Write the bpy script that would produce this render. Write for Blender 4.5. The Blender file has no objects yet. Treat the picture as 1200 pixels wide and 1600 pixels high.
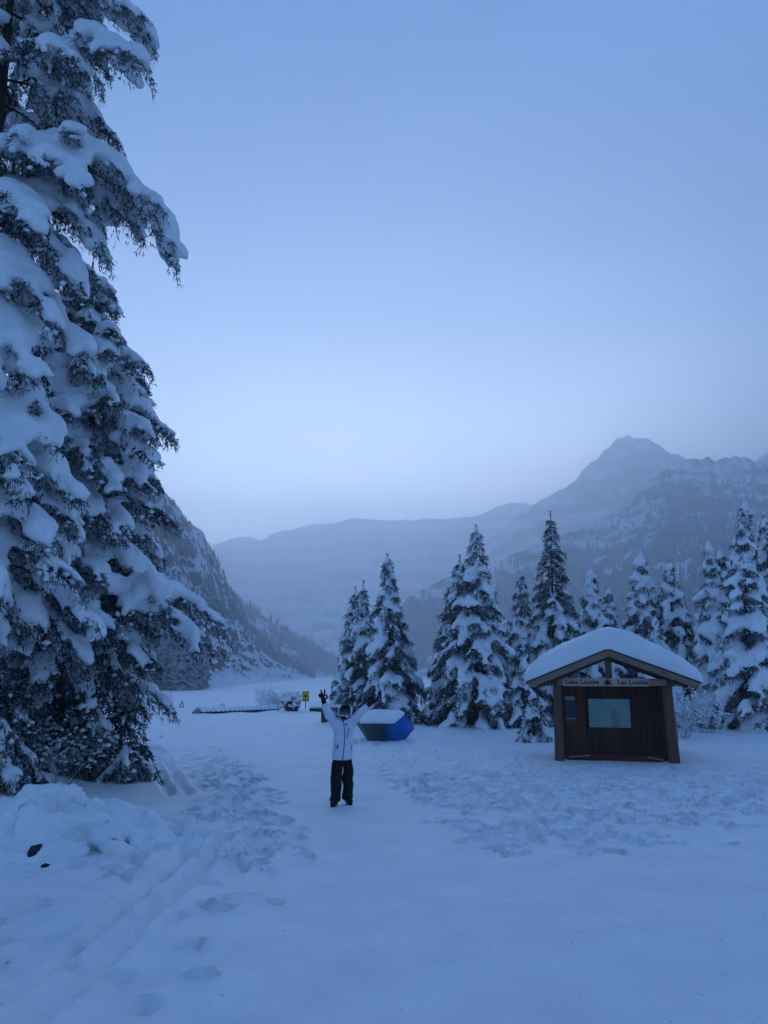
import bpy, math, random
import numpy as np
from mathutils import Vector, Matrix

scene = bpy.context.scene
R = math.radians

# ------------------------------------------------------------------ camera
cam_data = bpy.data.cameras.new('camera')
cam = bpy.data.objects.new('camera', cam_data)
scene.collection.objects.link(cam)
cam.location = (0, 0, 2.25)
cam.rotation_euler = (R(90 + 11.77), 0, 0)
cam_data.sensor_fit = 'VERTICAL'
cam_data.sensor_height = 24
cam_data.lens = 24 * 1209 / 1600
cam_data.clip_start = 0.1
cam_data.clip_end = 20000
scene.camera = cam

# ------------------------------------------------------------------ world: overcast blue hour
SUN_EL, SUN_AZ = R(32), R(4)          # hidden behind cloud over the head of the valley
world = bpy.data.worlds.new('World')
scene.world = world
world.use_nodes = True
wn, wl = world.node_tree.nodes, world.node_tree.links
wn.clear()
out = wn.new('ShaderNodeOutputWorld')
bg_sky = wn.new('ShaderNodeBackground')
sky = wn.new('ShaderNodeTexSky')
sky.sky_type = 'NISHITA'
sky.sun_disc = False
sky.sun_elevation = SUN_EL
sky.sun_rotation = SUN_AZ
sky.air_density, sky.dust_density, sky.ozone_density = 1.5, 0.3, 4.0
wl.new(sky.outputs[0], bg_sky.inputs[0])
bg_sky.inputs[1].default_value = 0.012
bg_cloud = wn.new('ShaderNodeBackground')
tc = wn.new('ShaderNodeTexCoord')
sep = wn.new('ShaderNodeSeparateXYZ')
wl.new(tc.outputs['Generated'], sep.inputs[0])
def wramp(stops):
    r = wn.new('ShaderNodeValToRGB')
    r.color_ramp.interpolation = 'B_SPLINE'
    e = r.color_ramp.elements
    stops = [(p, tuple(q / 6 for q in c)) for p, c in stops]     # ramps hold 0..1; the background is six times stronger
    e[0].position, e[0].color = stops[0][0], (*stops[0][1], 1)
    e[1].position, e[1].color = stops[-1][0], (*stops[-1][1], 1)
    for p, c in stops[1:-1]:
        k = e.new(p); k.color = (*c, 1)
    wl.new(sep.outputs[2], r.inputs[0])
    return r
ahead = wramp([(0.0, (4.5, 4.9, 5.7)), (0.22, (4.3, 4.75, 5.6)), (0.32, (1.5, 1.8, 2.4)), (0.42, (.32, .50, .90)), (0.54, (0.13, 0.26, 0.60)), (0.70, (0.050, 0.150, 0.46)), (1.0, (0.050, 0.145, 0.43))])
behind = wramp([(0.0, (0.24, 0.40, 0.72)), (0.35, (0.215, 0.39, 0.74)), (0.70, (0.090, 0.225, 0.58)), (1.0, (0.050, 0.145, 0.43))])
dot = wn.new('ShaderNodeVectorMath'); dot.operation = 'DOT_PRODUCT'
wl.new(tc.outputs['Generated'], dot.inputs[0])
dot.inputs[1].default_value = (math.sin(R(-4)) * math.cos(R(14)), math.cos(R(-4)) * math.cos(R(14)), math.sin(R(14)))
mr = wn.new('ShaderNodeMapRange'); mr.interpolation_type = 'SMOOTHSTEP'
mr.inputs[1].default_value, mr.inputs[2].default_value = 0.74, 1.0
wl.new(dot.outputs['Value'], mr.inputs[0])
cn = wn.new('ShaderNodeTexNoise')
cn.inputs['Scale'].default_value = 2.2; cn.inputs['Detail'].default_value = 3
cmap = wn.new('ShaderNodeMapping'); cmap.inputs['Scale'].default_value = (1, 1, 2.6)
wl.new(tc.outputs['Generated'], cmap.inputs[0]); wl.new(cmap.outputs[0], cn.inputs[0])
cmr = wn.new('ShaderNodeMapRange')
cmr.inputs[1].default_value, cmr.inputs[2].default_value = 0.3, 0.7
cmr.inputs[3].default_value, cmr.inputs[4].default_value = 0.76, 1.24
wl.new(cn.outputs[0], cmr.inputs[0])
mixs = wn.new('ShaderNodeMixRGB')
wl.new(mr.outputs[0], mixs.inputs[0]); wl.new(behind.outputs[0], mixs.inputs[1]); wl.new(ahead.outputs[0], mixs.inputs[2])
mulc = wn.new('ShaderNodeMixRGB'); mulc.blend_type = 'MULTIPLY'; mulc.inputs[0].default_value = 1
wl.new(mixs.outputs[0], mulc.inputs[1]); wl.new(cmr.outputs[0], mulc.inputs[2])
wl.new(mulc.outputs[0], bg_cloud.inputs[0])
bg_cloud.inputs[1].default_value = 6.0
adds = wn.new('ShaderNodeAddShader')
wl.new(bg_sky.outputs[0], adds.inputs[0]); wl.new(bg_cloud.outputs[0], adds.inputs[1])
wl.new(adds.outputs[0], out.inputs[0])

# ------------------------------------------------------------------ sun through thick cloud
sd = bpy.data.lights.new('sun', 'SUN')
sd.energy, sd.angle, sd.color = 0.12, R(50), (0.62, 0.78, 1.0)
sun = bpy.data.objects.new('sun', sd)
scene.collection.objects.link(sun)
sun.rotation_euler = Vector((-math.sin(SUN_AZ) * math.cos(SUN_EL), -math.cos(SUN_AZ) * math.cos(SUN_EL), -math.sin(SUN_EL))).to_track_quat('-Z', 'Y').to_euler()

vs = scene.view_settings
vs.view_transform, vs.look, vs.exposure, vs.gamma = 'Standard', 'None', -0.10, 1.0
vs.use_curve_mapping = False
scene.cycles.use_denoising = True
scene.cycles.max_bounces = 12
scene.cycles.diffuse_bounces = 4
scene.cycles.volume_bounces = 10
scene.cycles.transparent_max_bounces = 8
scene.cycles.caustics_reflective = scene.cycles.caustics_refractive = False

# ------------------------------------------------------------------ numpy helpers
def h3(ix, iy, iz, seed):
    v = np.sin(ix * 127.1 + iy * 311.7 + iz * 74.7 + seed * 53.3) * 43758.5453
    return v - np.floor(v)

def vnoise(P, seed=0):
    P = np.asarray(P, float)
    I = np.floor(P); f = P - I; f = f * f * (3 - 2 * f)
    x, y, z = I[:, 0], I[:, 1], I[:, 2]
    fx, fy, fz = f[:, 0], f[:, 1], f[:, 2]
    r = 0
    for dx in (0, 1):
        for dy in (0, 1):
            for dz in (0, 1):
                r = r + h3(x + dx, y + dy, z + dz, seed) * (fx if dx else 1 - fx) * (fy if dy else 1 - fy) * (fz if dz else 1 - fz)
    return r * 2 - 1

def noise2(x, y, seed=0):
    ix, iy = np.floor(x), np.floor(y); fx, fy = x - ix, y - iy
    fx = fx * fx * (3 - 2 * fx); fy = fy * fy * (3 - 2 * fy)
    a = h3(ix, iy, 0, seed); b = h3(ix + 1, iy, 0, seed); c = h3(ix, iy + 1, 0, seed); d = h3(ix + 1, iy + 1, 0, seed)
    return ((a * (1 - fx) + b * fx) * (1 - fy) + (c * (1 - fx) + d * fx) * fy) * 2 - 1

def fbm(P, octaves=4, seed=0, gain=0.5):
    r, a = 0, 1.0
    P = np.asarray(P, float).copy()
    for o in range(octaves):
        r = r + a * vnoise(P, seed + o * 7); P = P * 2.03 + 5.1; a *= gain
    return r

def fbm2(x, y, octaves=4, seed=0, gain=0.5):
    r, a = 0, 1.0
    for o in range(octaves):
        r = r + a * noise2(x, y, seed + o * 7); x = x * 2.03 + 5.1; y = y * 2.03 + 1.7; a *= gain
    return r

def sstep(a, b, x):
    t = np.clip((x - a) / (b - a), 0, 1)
    return t * t * (3 - 2 * t)

def nrm(v):
    return v / np.maximum(np.linalg.norm(v, axis=-1, keepdims=True), 1e-9)

# ------------------------------------------------------------------ object helpers
def link(o, parent=None):
    scene.collection.objects.link(o)
    if parent is not None:
        o.parent = parent
    return o

def tag(o, label=None, cat=None, group=None, kind=None):
    if label: o['label'] = label
    if cat: o['category'] = cat
    if group: o['group'] = group
    if kind: o['kind'] = kind
    return o

def np_mesh(name, V, Fs, smooth=False):
    V = np.ascontiguousarray(V, dtype=np.float32)
    if not isinstance(Fs, (list, tuple)): Fs = [Fs]
    Fs = [np.asarray(F, dtype=np.int32) for F in Fs if len(F)]
    me = bpy.data.meshes.new(name)
    me.vertices.add(len(V)); me.vertices.foreach_set('co', V.ravel())
    nl = sum(F.size for F in Fs); npoly = sum(len(F) for F in Fs)
    me.loops.add(nl); me.polygons.add(npoly)
    me.loops.foreach_set('vertex_index', np.concatenate([F.ravel() for F in Fs]))
    st, k = [], 0
    for F in Fs:
        st.append(np.arange(len(F), dtype=np.int32) * F.shape[1] + k); k += F.size
    me.polygons.foreach_set('loop_start', np.concatenate(st).astype(np.int32))
    me.update(calc_edges=True)
    if smooth:
        me.polygons.foreach_set('use_smooth', np.ones(npoly, dtype=bool))
    me.validate()
    return me

def obj(name, me, mat=None, parent=None, loc=None):
    o = bpy.data.objects.new(name, me)
    if mat is not None and len(me.materials) == 0:
        me.materials.append(mat)
    link(o, parent)
    if loc is not None: o.location = loc
    return o

def empty(name, loc=(0, 0, 0), rz=0):
    o = bpy.data.objects.new(name, None)
    o.empty_display_size = 0.3
    link(o); o.location = loc; o.rotation_euler = (0, 0, rz)
    return o

def evaluated(o):
    bpy.context.view_layer.update()
    dg = bpy.context.evaluated_depsgraph_get()
    return bpy.data.meshes.new_from_object(o.evaluated_get(dg), depsgraph=dg)

class MB:
    """collects boxes, tubes and prisms; build() links them as one mesh object"""
    def __init__(s): s.V, s.F = [], []
    def add(s, V, F):
        k = len(s.V)
        s.V += [tuple(v) for v in V]; s.F += [tuple(i + k for i in f) for f in F]; return s
    def box(s, c, d, M=None, bev=0.0):
        x, y, z = (q / 2 for q in d)
        b = min(bev, x * .45, y * .45, z * .45)
        if b <= 0:
            V = [(-x, -y, -z), (x, -y, -z), (x, y, -z), (-x, y, -z), (-x, -y, z), (x, -y, z), (x, y, z), (-x, y, z)]
            F = [(0, 3, 2, 1), (4, 5, 6, 7), (0, 1, 5, 4), (1, 2, 6, 5), (2, 3, 7, 6), (3, 0, 4, 7)]
        else:
            V, idx, F = [], {}, []
            for sx in (-1, 1):
                for sy in (-1, 1):
                    for sz in (-1, 1):
                        for a in range(3):
                            p = [sx * (x - b), sy * (y - b), sz * (z - b)]
                            p[a] = (sx * x, sy * y, sz * z)[a]
                            idx[(sx, sy, sz, a)] = len(V); V.append(tuple(p))
            for a in range(3):
                o1, o2 = (a + 1) % 3, (a + 2) % 3
                for sa in (-1, 1):
                    q = []
                    for (u, w) in ((-1, -1), (1, -1), (1, 1), (-1, 1)):
                        k = [0, 0, 0]; k[a] = sa; k[o1] = u; k[o2] = w; q.append(idx[(*k, a)])
                    F.append(tuple(q) if sa > 0 else tuple(reversed(q)))
                for u in (-1, 1):
                    for w in (-1, 1):
                        k0 = [0, 0, 0]; k1 = [0, 0, 0]
                        k0[a], k1[a] = -1, 1
                        for k in (k0, k1): k[o1] = u; k[o2] = w
                        q = (idx[(*k0, o1)], idx[(*k1, o1)], idx[(*k1, o2)], idx[(*k0, o2)])
                        F.append(q if u * w > 0 else tuple(reversed(q)))
            for sx in (-1, 1):
                for sy in (-1, 1):
                    for sz in (-1, 1):
                        t = (idx[(sx, sy, sz, 0)], idx[(sx, sy, sz, 1)], idx[(sx, sy, sz, 2)])
                        F.append(t if sx * sy * sz > 0 else tuple(reversed(t)))
        c = Vector(c)
        V = [(M @ Vector(v) if M is not None else Vector(v)) + c for v in V]
        return s.add(V, F)
    def beam(s, a, b, w, h, bev=0.006, up=(0, 0, 1)):
        a, b = Vector(a), Vector(b); t = (b - a).normalized(); u = Vector(up)
        side = t.cross(u).normalized(); u = side.cross(t)
        M = Matrix((t, side, u)).transposed()
        return s.box((a + b) / 2, ((b - a).length, w, h), M, bev)
    def tube(s, pts, rad, n=8, cap=True):
        pts = [Vector(p) for p in pts]; V, F = [], []
        for i, p in enumerate(pts):
            t = (pts[min(i + 1, len(pts) - 1)] - pts[max(i - 1, 0)]).normalized()
            a = t.orthogonal().normalized() if abs(t.z) > .9 else t.cross(Vector((0, 0, 1))).normalized()
            b = t.cross(a); r = rad[i] if hasattr(rad, '__len__') else rad
            for k in range(n):
                g = 2 * math.pi * k / n
                V.append(p + (a * math.cos(g) + b * math.sin(g)) * r)
        for i in range(len(pts) - 1):
            for k in range(n):
                F.append((i * n + k, i * n + (k + 1) % n, (i + 1) * n + (k + 1) % n, (i + 1) * n + k))
        if cap:
            F.append(tuple(reversed(range(n)))); F.append(tuple(range((len(pts) - 1) * n, len(pts) * n)))
        return s.add(V, F)
    def prism(s, poly, y0, y1):
        """poly in the x-z plane, extruded along y"""
        n = len(poly)
        V = [(x, y0, z) for x, z in poly] + [(x, y1, z) for x, z in poly]
        F = [tuple(range(n)), tuple(reversed(range(n, 2 * n)))]
        F += [(i, i + n, (i + 1) % n + n, (i + 1) % n) for i in range(n)]
        return s.add(V, F)
    def mesh(s, name, smooth=False):
        me = bpy.data.meshes.new(name); me.from_pydata(s.V, [], s.F); me.update()
        if smooth:
            for p in me.polygons: p.use_smooth = True
        return me
    def build(s, name, mat, parent=None, loc=None, smooth=False):
        return obj(name, s.mesh(name, smooth), mat, parent, loc)

# ------------------------------------------------------------------ materials
def mat(name, rough=0.8):
    m = bpy.data.materials.new(name); m.use_nodes = True
    b = m.node_tree.nodes['Principled BSDF']; b.inputs['Roughness'].default_value = rough
    b.inputs['Specular IOR Level'].default_value = 0.25
    return m, m.node_tree.nodes, m.node_tree.links, b

def nnoise(n, l, scale, detail=4, coord='Object', vec=None, scl=None, rough=0.55):
    t = n.new('ShaderNodeTexNoise'); t.inputs['Scale'].default_value = scale; t.inputs['Detail'].default_value = detail
    t.inputs['Roughness'].default_value = rough
    if vec is None:
        c = n.new('ShaderNodeTexCoord'); vec = c.outputs[coord]
    if scl:
        mp = n.new('ShaderNodeMapping'); mp.inputs['Scale'].default_value = scl; l.new(vec, mp.inputs[0]); vec = mp.outputs[0]
    l.new(vec, t.inputs['Vector'])
    return t.outputs[0]

def nramp(n, l, fac, stops):
    r = n.new('ShaderNodeValToRGB'); e = r.color_ramp.elements
    e[0].position, e[0].color = stops[0][0], (*stops[0][1], 1)
    e[1].position, e[1].color = stops[-1][0], (*stops[-1][1], 1)
    for p, c in stops[1:-1]:
        k = e.new(p); k.color = (*c, 1)
    l.new(fac, r.inputs[0]); return r.outputs[0]

def nbump(n, l, b, h, strength, dist):
    bp = n.new('ShaderNodeBump'); bp.inputs['Strength'].default_value = strength; bp.inputs['Distance'].default_value = dist
    l.new(h, bp.inputs['Height']); l.new(bp.outputs[0], b.inputs['Normal']); return bp

def nmath(n, l, op, a, b=None, clamp=False):
    m = n.new('ShaderNodeMath'); m.operation = op; m.use_clamp = clamp
    for i, v in enumerate((a, b)):
        if v is None: continue
        if hasattr(v, 'links'): l.new(v, m.inputs[i])
        else: m.inputs[i].default_value = v
    return m.outputs[0]

def nmix(n, l, fac, a, b):
    m = n.new('ShaderNodeMixRGB')
    if hasattr(fac, 'links'): l.new(fac, m.inputs[0])
    else: m.inputs[0].default_value = fac
    for i, v in ((1, a), (2, b)):
        if hasattr(v, 'links'): l.new(v, m.inputs[i])
        else: m.inputs[i].default_value = (*v, 1)
    return m.outputs[0]

SNOW = (0.90, 0.91, 0.905)
def snow_mat(name, bump_scale, bump_str, bump_dist, lo=(0.80, 0.825, 0.84)):
    m, n, l, b = mat(name, 0.55)
    b.inputs['Specular IOR Level'].default_value = 0.5
    f = nnoise(n, l, 1.3, 5)
    l.new(nramp(n, l, f, [(0.3, lo), (0.62, SNOW)]), b.inputs['Base Color'])
    h = nnoise(n, l, bump_scale, 6, rough=0.65)
    nbump(n, l, b, h, bump_str, bump_dist)
    return m
M_snow_ground = snow_mat('ground_snow', 9.0, 0.55, 0.035, (0.79, 0.815, 0.835))
def ground_detail(m):
    n, l = m.node_tree.nodes, m.node_tree.links
    b = n['Principled BSDF']
    first = b.inputs['Normal'].links[0].from_node
    g = nnoise(n, l, 3.2, 4, scl=(9, 16, 9), rough=0.7)
    b2 = n.new('ShaderNodeBump'); b2.inputs['Strength'].default_value = 0.55; b2.inputs['Distance'].default_value = 0.016
    l.new(g, b2.inputs['Height']); l.new(first.outputs[0], b2.inputs['Normal']); l.new(b2.outputs[0], b.inputs['Normal'])
    # the lake ice beyond the shore carries smooth wind-packed snow
    tcg = n.new('ShaderNodeTexCoord'); spg = n.new('ShaderNodeSeparateXYZ'); l.new(tcg.outputs['Object'], spg.inputs[0])
    for bb, full in ((first, 0.55), (b2, 0.55)):
        q_ = n.new('ShaderNodeMapRange'); q_.inputs[1].default_value, q_.inputs[2].default_value = 24, 56
        q_.inputs[3].default_value, q_.inputs[4].default_value = full, 0.03
        l.new(spg.outputs[1], q_.inputs[0]); l.new(q_.outputs[0], bb.inputs['Strength'])
    # scattered needles and grit trodden into the snow
    f = nnoise(n, l, 13.0, 2); f2 = nnoise(n, l, 0.7, 2)
    k = nmath(n, l, 'MULTIPLY', nmath(n, l, 'GREATER_THAN', f, 0.735), nmath(n, l, 'GREATER_THAN', f2, 0.44))
    old = b.inputs['Base Color'].links[0].from_socket
    l.new(nmix(n, l, nmath(n, l, 'MULTIPLY', k, 0.6), old, (0.22, 0.22, 0.22)), b.inputs['Base Color'])
ground_detail(M_snow_ground)
M_snow = snow_mat('soft_snow', 9.0, 0.65, 0.05)

def plain(name, col, rough=0.7, var=0.25, scale=12, spec=0.25, bump=0.0):
    m, n, l, b = mat(name, rough)
    b.inputs['Specular IOR Level'].default_value = spec
    f = nnoise(n, l, scale, 5)
    c0 = tuple(c * (1 - var) for c in col); c1 = tuple(min(1, c * (1 + var)) for c in col)
    l.new(nramp(n, l, f, [(0.3, c0), (0.7, c1)]), b.inputs['Base Color'])
    if bump: nbump(n, l, b, f, bump, 0.01)
    return m

def wood(name, c0, c1, axis=2, rough=0.75):
    m, n, l, b = mat(name, rough)
    s = [14, 14, 14]; s[axis] = 0.9
    f = nnoise(n, l, 3.0, 6, scl=tuple(s), rough=0.65)
    oi = n.new('ShaderNodeObjectInfo')
    f2 = nmath(n, l, 'ADD', f, nmath(n, l, 'MULTIPLY', nmath(n, l, 'SUBTRACT', oi.outputs['Random'], 0.5), 0.35))
    l.new(nramp(n, l, f2, [(0.25, c0), (0.75, c1)]), b.inputs['Base Color'])
    nbump(n, l, b, f, 0.35, 0.01)
    return m
M_plank = wood('dark_stained_plank', (0.026, 0.0085, 0.0045), (0.105, 0.033, 0.017))
M_postw = wood('weathered_post_wood', (0.055, 0.030, 0.020), (0.19, 0.11, 0.075))
M_beamw = wood('weathered_beam_wood', (0.17, 0.115, 0.085), (0.38, 0.27, 0.20), axis=0)
M_rafterw = wood('dark_rafter_wood', (0.030, 0.013, 0.009), (0.085, 0.038, 0.024), axis=0)
M_bark = plain('spruce_bark', (0.030, 0.023, 0.019), 0.9, 0.4, 20)
M_black = plain('black_cloth', (0.006, 0.006, 0.008), 0.85, 0.3, 30)

def foliage_mat(name, dark, frost, amount, scale=9.0):
    m, n, l, b = mat(name, 0.8)
    b.inputs['Specular IOR Level'].default_value = 0.1
    f = nnoise(n, l, scale, 3)
    f2 = nnoise(n, l, 1.1, 2)
    s = nmath(n, l, 'ADD', nmath(n, l, 'MULTIPLY', f, 0.7), nmath(n, l, 'MULTIPLY', f2, 0.3))
    d2 = tuple(c * 1.9 for c in dark)
    l.new(nramp(n, l, s, [(0.38, dark), (0.56 - amount, d2), (0.60 - amount, frost), (0.80, tuple(min(1, c * 1.5) for c in frost))]), b.inputs['Base Color'])
    return m
M_needle = foliage_mat('spruce_needles', (0.007, 0.013, 0.012), (0.30, 0.34, 0.38), 0.055, 26.0)
M_needle_near = foliage_mat('old_spruce_needles', (0.006, 0.011, 0.010), (0.30, 0.34, 0.38), 0.065, 22.0)
M_frost_twig = plain('frosted_twig', (0.30, 0.33, 0.37), 0.8, 0.7, 25)
M_bare_twig = plain('bare_twig', (0.035, 0.027, 0.022), 0.85, 0.4, 25)

def mountain_mat(name, rock, scale, snow_lo, snow_hi, strata=0.12):
    """rock ribs stand bare where steep, snow lies where the slope lets it"""
    m, n, l, b = mat(name, 0.9)
    b.inputs['Specular IOR Level'].default_value = 0.05
    g = n.new('ShaderNodeNewGeometry'); sp = n.new('ShaderNodeSeparateXYZ'); l.new(g.outputs['Normal'], sp.inputs[0])
    f = nnoise(n, l, scale, 9, rough=0.68)
    f2 = nnoise(n, l, scale * 6, 7, rough=0.7, scl=(1, 1, 0.35))
    s = nmath(n, l, 'ADD', nmath(n, l, 'MULTIPLY', sp.outputs[2], 0.75), nmath(n, l, 'MULTIPLY', nmath(n, l, 'SUBTRACT', f, 0.5), 1.1))
    s = nmath(n, l, 'ADD', s, nmath(n, l, 'MULTIPLY', nmath(n, l, 'SUBTRACT', f2, 0.5), 0.9))
    pg = n.new('ShaderNodeSeparateXYZ'); tcm = n.new('ShaderNodeTexCoord'); l.new(tcm.outputs['Object'], pg.inputs[0])
    ph = nmath(n, l, 'ADD', nmath(n, l, 'MULTIPLY', pg.outputs[2], scale * 9), nmath(n, l, 'MULTIPLY', f, 9.0))
    s = nmath(n, l, 'ADD', s, nmath(n, l, 'MULTIPLY', nmath(n, l, 'SINE', ph), strata))
    r2 = tuple(c * 0.5 for c in rock)
    col = nramp(n, l, s, [(snow_lo - 0.2, r2), (snow_lo, rock), (snow_hi, (0.70, 0.73, 0.77))])
    l.new(col, b.inputs['Base Color'])
    nbump(n, l, b, f2, 0.8, 1.2 / scale * 0.02)
    return m
M_cliff = mountain_mat('cliff_rock_and_snow', (0.09, 0.09, 0.10), 0.034, 0.27, 0.46, 0.10)
M_far_rock = mountain_mat('far_rock_and_snow', (0.05, 0.053, 0.06), 0.008, 0.49, 0.68, 0.09)
M_slope = mountain_mat('wooded_slope_snow', (0.05, 0.054, 0.06), 0.016, 0.50, 0.68, 0.08)
M_forest = plain('frosted_forest', (0.13, 0.155, 0.165), 0.9, 0.75, 0.35)
M_forest_near = plain('snowy_forest', (0.22, 0.25, 0.27), 0.9, 0.95, 1.6)

# ------------------------------------------------------------------ ground sheet
def lines(fine0, fine1, step, grow, far0, far1):
    a = list(np.arange(fine0, fine1, step))
    s, v = step, a[-1]
    while v < far1:
        s *= grow; v += s; a.append(v)
    s, v = step, a[0]; pre = []
    while v > far0:
        s *= grow; v -= s; pre.append(v)
    return np.array(pre[::-1] + a)
GX = lines(-5.5, 8.5, 0.062, 1.09, -4000, 4000)
GY = lines(5.2, 18.0, 0.060, 1.06, -3000, 5200)
gx, gy = np.meshgrid(GX, GY)

def seg_dist(px, py, pts):
    d = np.full(px.shape, 1e9); along = np.zeros(px.shape); acc = 0
    for (ax, ay), (bx, by) in zip(pts[:-1], pts[1:]):
        L = math.hypot(bx - ax, by - ay); ux, uy = (bx - ax) / L, (by - ay) / L
        t = np.clip((px - ax) * ux + (py - ay) * uy, 0, L)
        dd = np.hypot(px - ax - t * ux, py - ay - t * uy)
        m = dd < d; d = np.where(m, dd, d); along = np.where(m, acc + t, along); acc += L
    return d, along

def in_poly(px, py, poly):
    ins = np.zeros(np.shape(px), bool); n = len(poly)
    for i in range(n):
        (x0, y0), (x1, y1) = poly[i], poly[(i + 1) % n]
        c = ((y0 > py) != (y1 > py)) & (px < (x1 - x0) * (py - y0) / (y1 - y0 + 1e-12) + x0)
        ins ^= c
    return ins

TR_KIOSK = [(-1.0, 26.5), (-0.1, 19.0), (0.7, 13.2), (1.5, 10.3), (2.6, 10.4), (6.4, 13.4), (10, 15.2), (16, 18), (16, 20.5), (9, 19.6), (4.2, 20.0), (2.5, 25.5)]
TR_LEFT = [(-3.9, 4.5), (-0.9, 4.5), (-1.0, 8.0), (-1.35, 11.9), (-2.2, 15), (-3.3, 19.6), (-6.6, 31.5), (-9.8, 41), (-12.5, 40), (-7.2, 27.5), (-5.9, 24), (-4.2, 18.5), (-3.3, 15), (-3.1, 13), (-3.2, 10.5), (-3.6, 8)]

def macro(x, y):
    """large ground shape, without tracks"""
    h = 0.05 * fbm2(x * 0.35, y * 0.35, 3, 3)
    # bank under the big spruces on the left
    edge = -5.0 - 0.13 * np.clip(y - 12, 0, 40) + 0.5 * noise2(y * 0.4, y * 0, 9)
    bank = sstep(0, 2.6, edge - x) * sstep(4, 9, y) * sstep(44, 34, y)
    h = h + bank * (0.42 + 0.14 * fbm2(x * 0.9, y * 0.9, 3, 21))
    # small ploughed heap near the shore
    h = h + 0.95 * np.exp(-(((x + 11.3) / 1.1) ** 2 + ((y - 38) / 1.1) ** 2) ** .8) * (1 + .25 * noise2(x * 1.5, y * 1.5, 4))
    # heap by the kiosk, hollows round its posts
    h = h + 0.16 * np.exp(-(((x - 8.6) / 0.9) ** 2 + ((y - 22.3) / 1.0) ** 2))
    h = h + 0.10 * np.exp(-(((x - 3.4) / 0.9) ** 2 + ((y - 22.2) / 1.2) ** 2))
    # planted strip with the trees stands a little proud
    h = h + 0.18 * sstep(25.5, 31, y) * sstep(46, 40, y) * sstep(-3.5, 0.5, x)
    h = h + 0.09 * np.exp(-((y - 44.8 - (x + 8) * .95) / 0.8) ** 2) * sstep(-3, -5, x) * sstep(-13, -11, x)
    h = h + 0.13 * np.exp(-(((x - 0.1) / 1.3) ** 2 + ((y - 26.2) / 0.8) ** 2))
    # lake lies two metres lower beyond the shore
    h = h - 2.15 * sstep(52, 62, y)
    far = sstep(70, 130, np.hypot(x, y))
    return h * (1 - far) + far * -2.15 * sstep(-200, 60, y)

gz = macro(gx, gy)
wx = gx + 0.35 * fbm2(gx * 1.1, gy * 1.1, 3, 81); wy = gy + 0.6 * fbm2(gx * 0.9, gy * 0.9, 3, 82)
def soft(poly):
    a = 0
    for dx, dy in ((-.25, -.4), (.25, -.4), (-.25, .4), (.25, .4), (0, 0)):
        a = a + in_poly(wx + dx, wy + dy, poly) * .2
    return a
trk, trl = soft(TR_KIOSK), soft(TR_LEFT)
near = sstep(60, 30, gy) * sstep(-4, 2, gy)
# unpacked snow is softly uneven, packed path nearly flat
packed = np.clip(1 - trk - trl, 0, 1) * sstep(-6.5, -3.0, gx + 0.12 * np.clip(gy - 12, 0, 30)) * sstep(26, 22, gy - gx * 0)
gz += near * (1 - packed) * (0.030 * fbm2(gx * 1.6, gy * 1.6, 3, 11) + 0.012 * fbm2(gx * 5, gy * 5, 3, 15))
gz += near * packed * (0.010 * fbm2(gx * 0.9, gy * 2.2, 3, 31) + 0.0045 * fbm2(gx * 6, gy * 9, 2, 35))
gz += near * (1 - packed) * 0.03
gz += near * sstep(-.3, -1.6, gx) * sstep(13, 9, gy) * 0.035 * fbm2(gx * 1.1 + gy * .5, gy * 1.3, 3, 91)

rng = np.random.default_rng(5)
def splat(px, py, ang, L, W, depth, rim):
    r = max(L, W) * 2.2
    i0, i1 = np.searchsorted(GX, (px - r, px + r)); j0, j1 = np.searchsorted(GY, (py - r, py + r))
    if i1 - i0 < 2 or j1 - j0 < 2: return
    X = GX[i0:i1][None, :] - px; Y = GY[j0:j1][:, None] - py
    c, s = math.cos(ang), math.sin(ang)
    u = (X * c + Y * s) / L; v = (-X * s + Y * c) / W
    q = np.sqrt(u * u + v * v)
    gz[j0:j1, i0:i1] += -depth * (1 - sstep(0.62, 1.05, q)) + rim * np.exp(-((q - 1.25) / 0.28) ** 2)

def scatter(poly, count, dens=None):
    xs = [p[0] for p in poly]; ys = [p[1] for p in poly]; res = []
    while len(res) < count:
        x, y = rng.uniform(min(xs), max(xs)), rng.uniform(min(ys), max(ys))
        if in_poly(np.array([x + rng.normal(0, .22)]), np.array([y + rng.normal(0, .4)]), poly)[0] and (dens is None or rng.random() < dens(x, y)):
            res.append((x, y))
    return res
for x, y in scatter(TR_KIOSK, 1500, lambda x, y: 1.0 if y < 18 else 0.45):
    splat(x, y, rng.uniform(0, 6.28), rng.uniform(.10, .20), rng.uniform(.05, .09), rng.uniform(.04, .10), rng.uniform(.012, .035))
SKI_A = [(-6.95, 24.6), (-5.6, 20.3), (-4.45, 17), (-3.75, 15.1)]; SKI_B = [(-2.3, 11.9), (-2.28, 9.5), (-2.38, 7.2), (-2.5, 4.2)]
for x, y in scatter(TR_LEFT, 620, lambda x, y: 0.9 if 9.5 < y < 22 else (0.10 if y < 9.5 else .3)):
    if min(seg_dist(np.array([x]), np.array([y]), k_)[0][0] for k_ in (SKI_A, SKI_B)) < .42: continue
    splat(x, y, rng.normal(1.8, .5), rng.uniform(.11, .20), rng.uniform(.05, .10), rng.uniform(.04, .12), rng.uniform(.015, .04))
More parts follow.
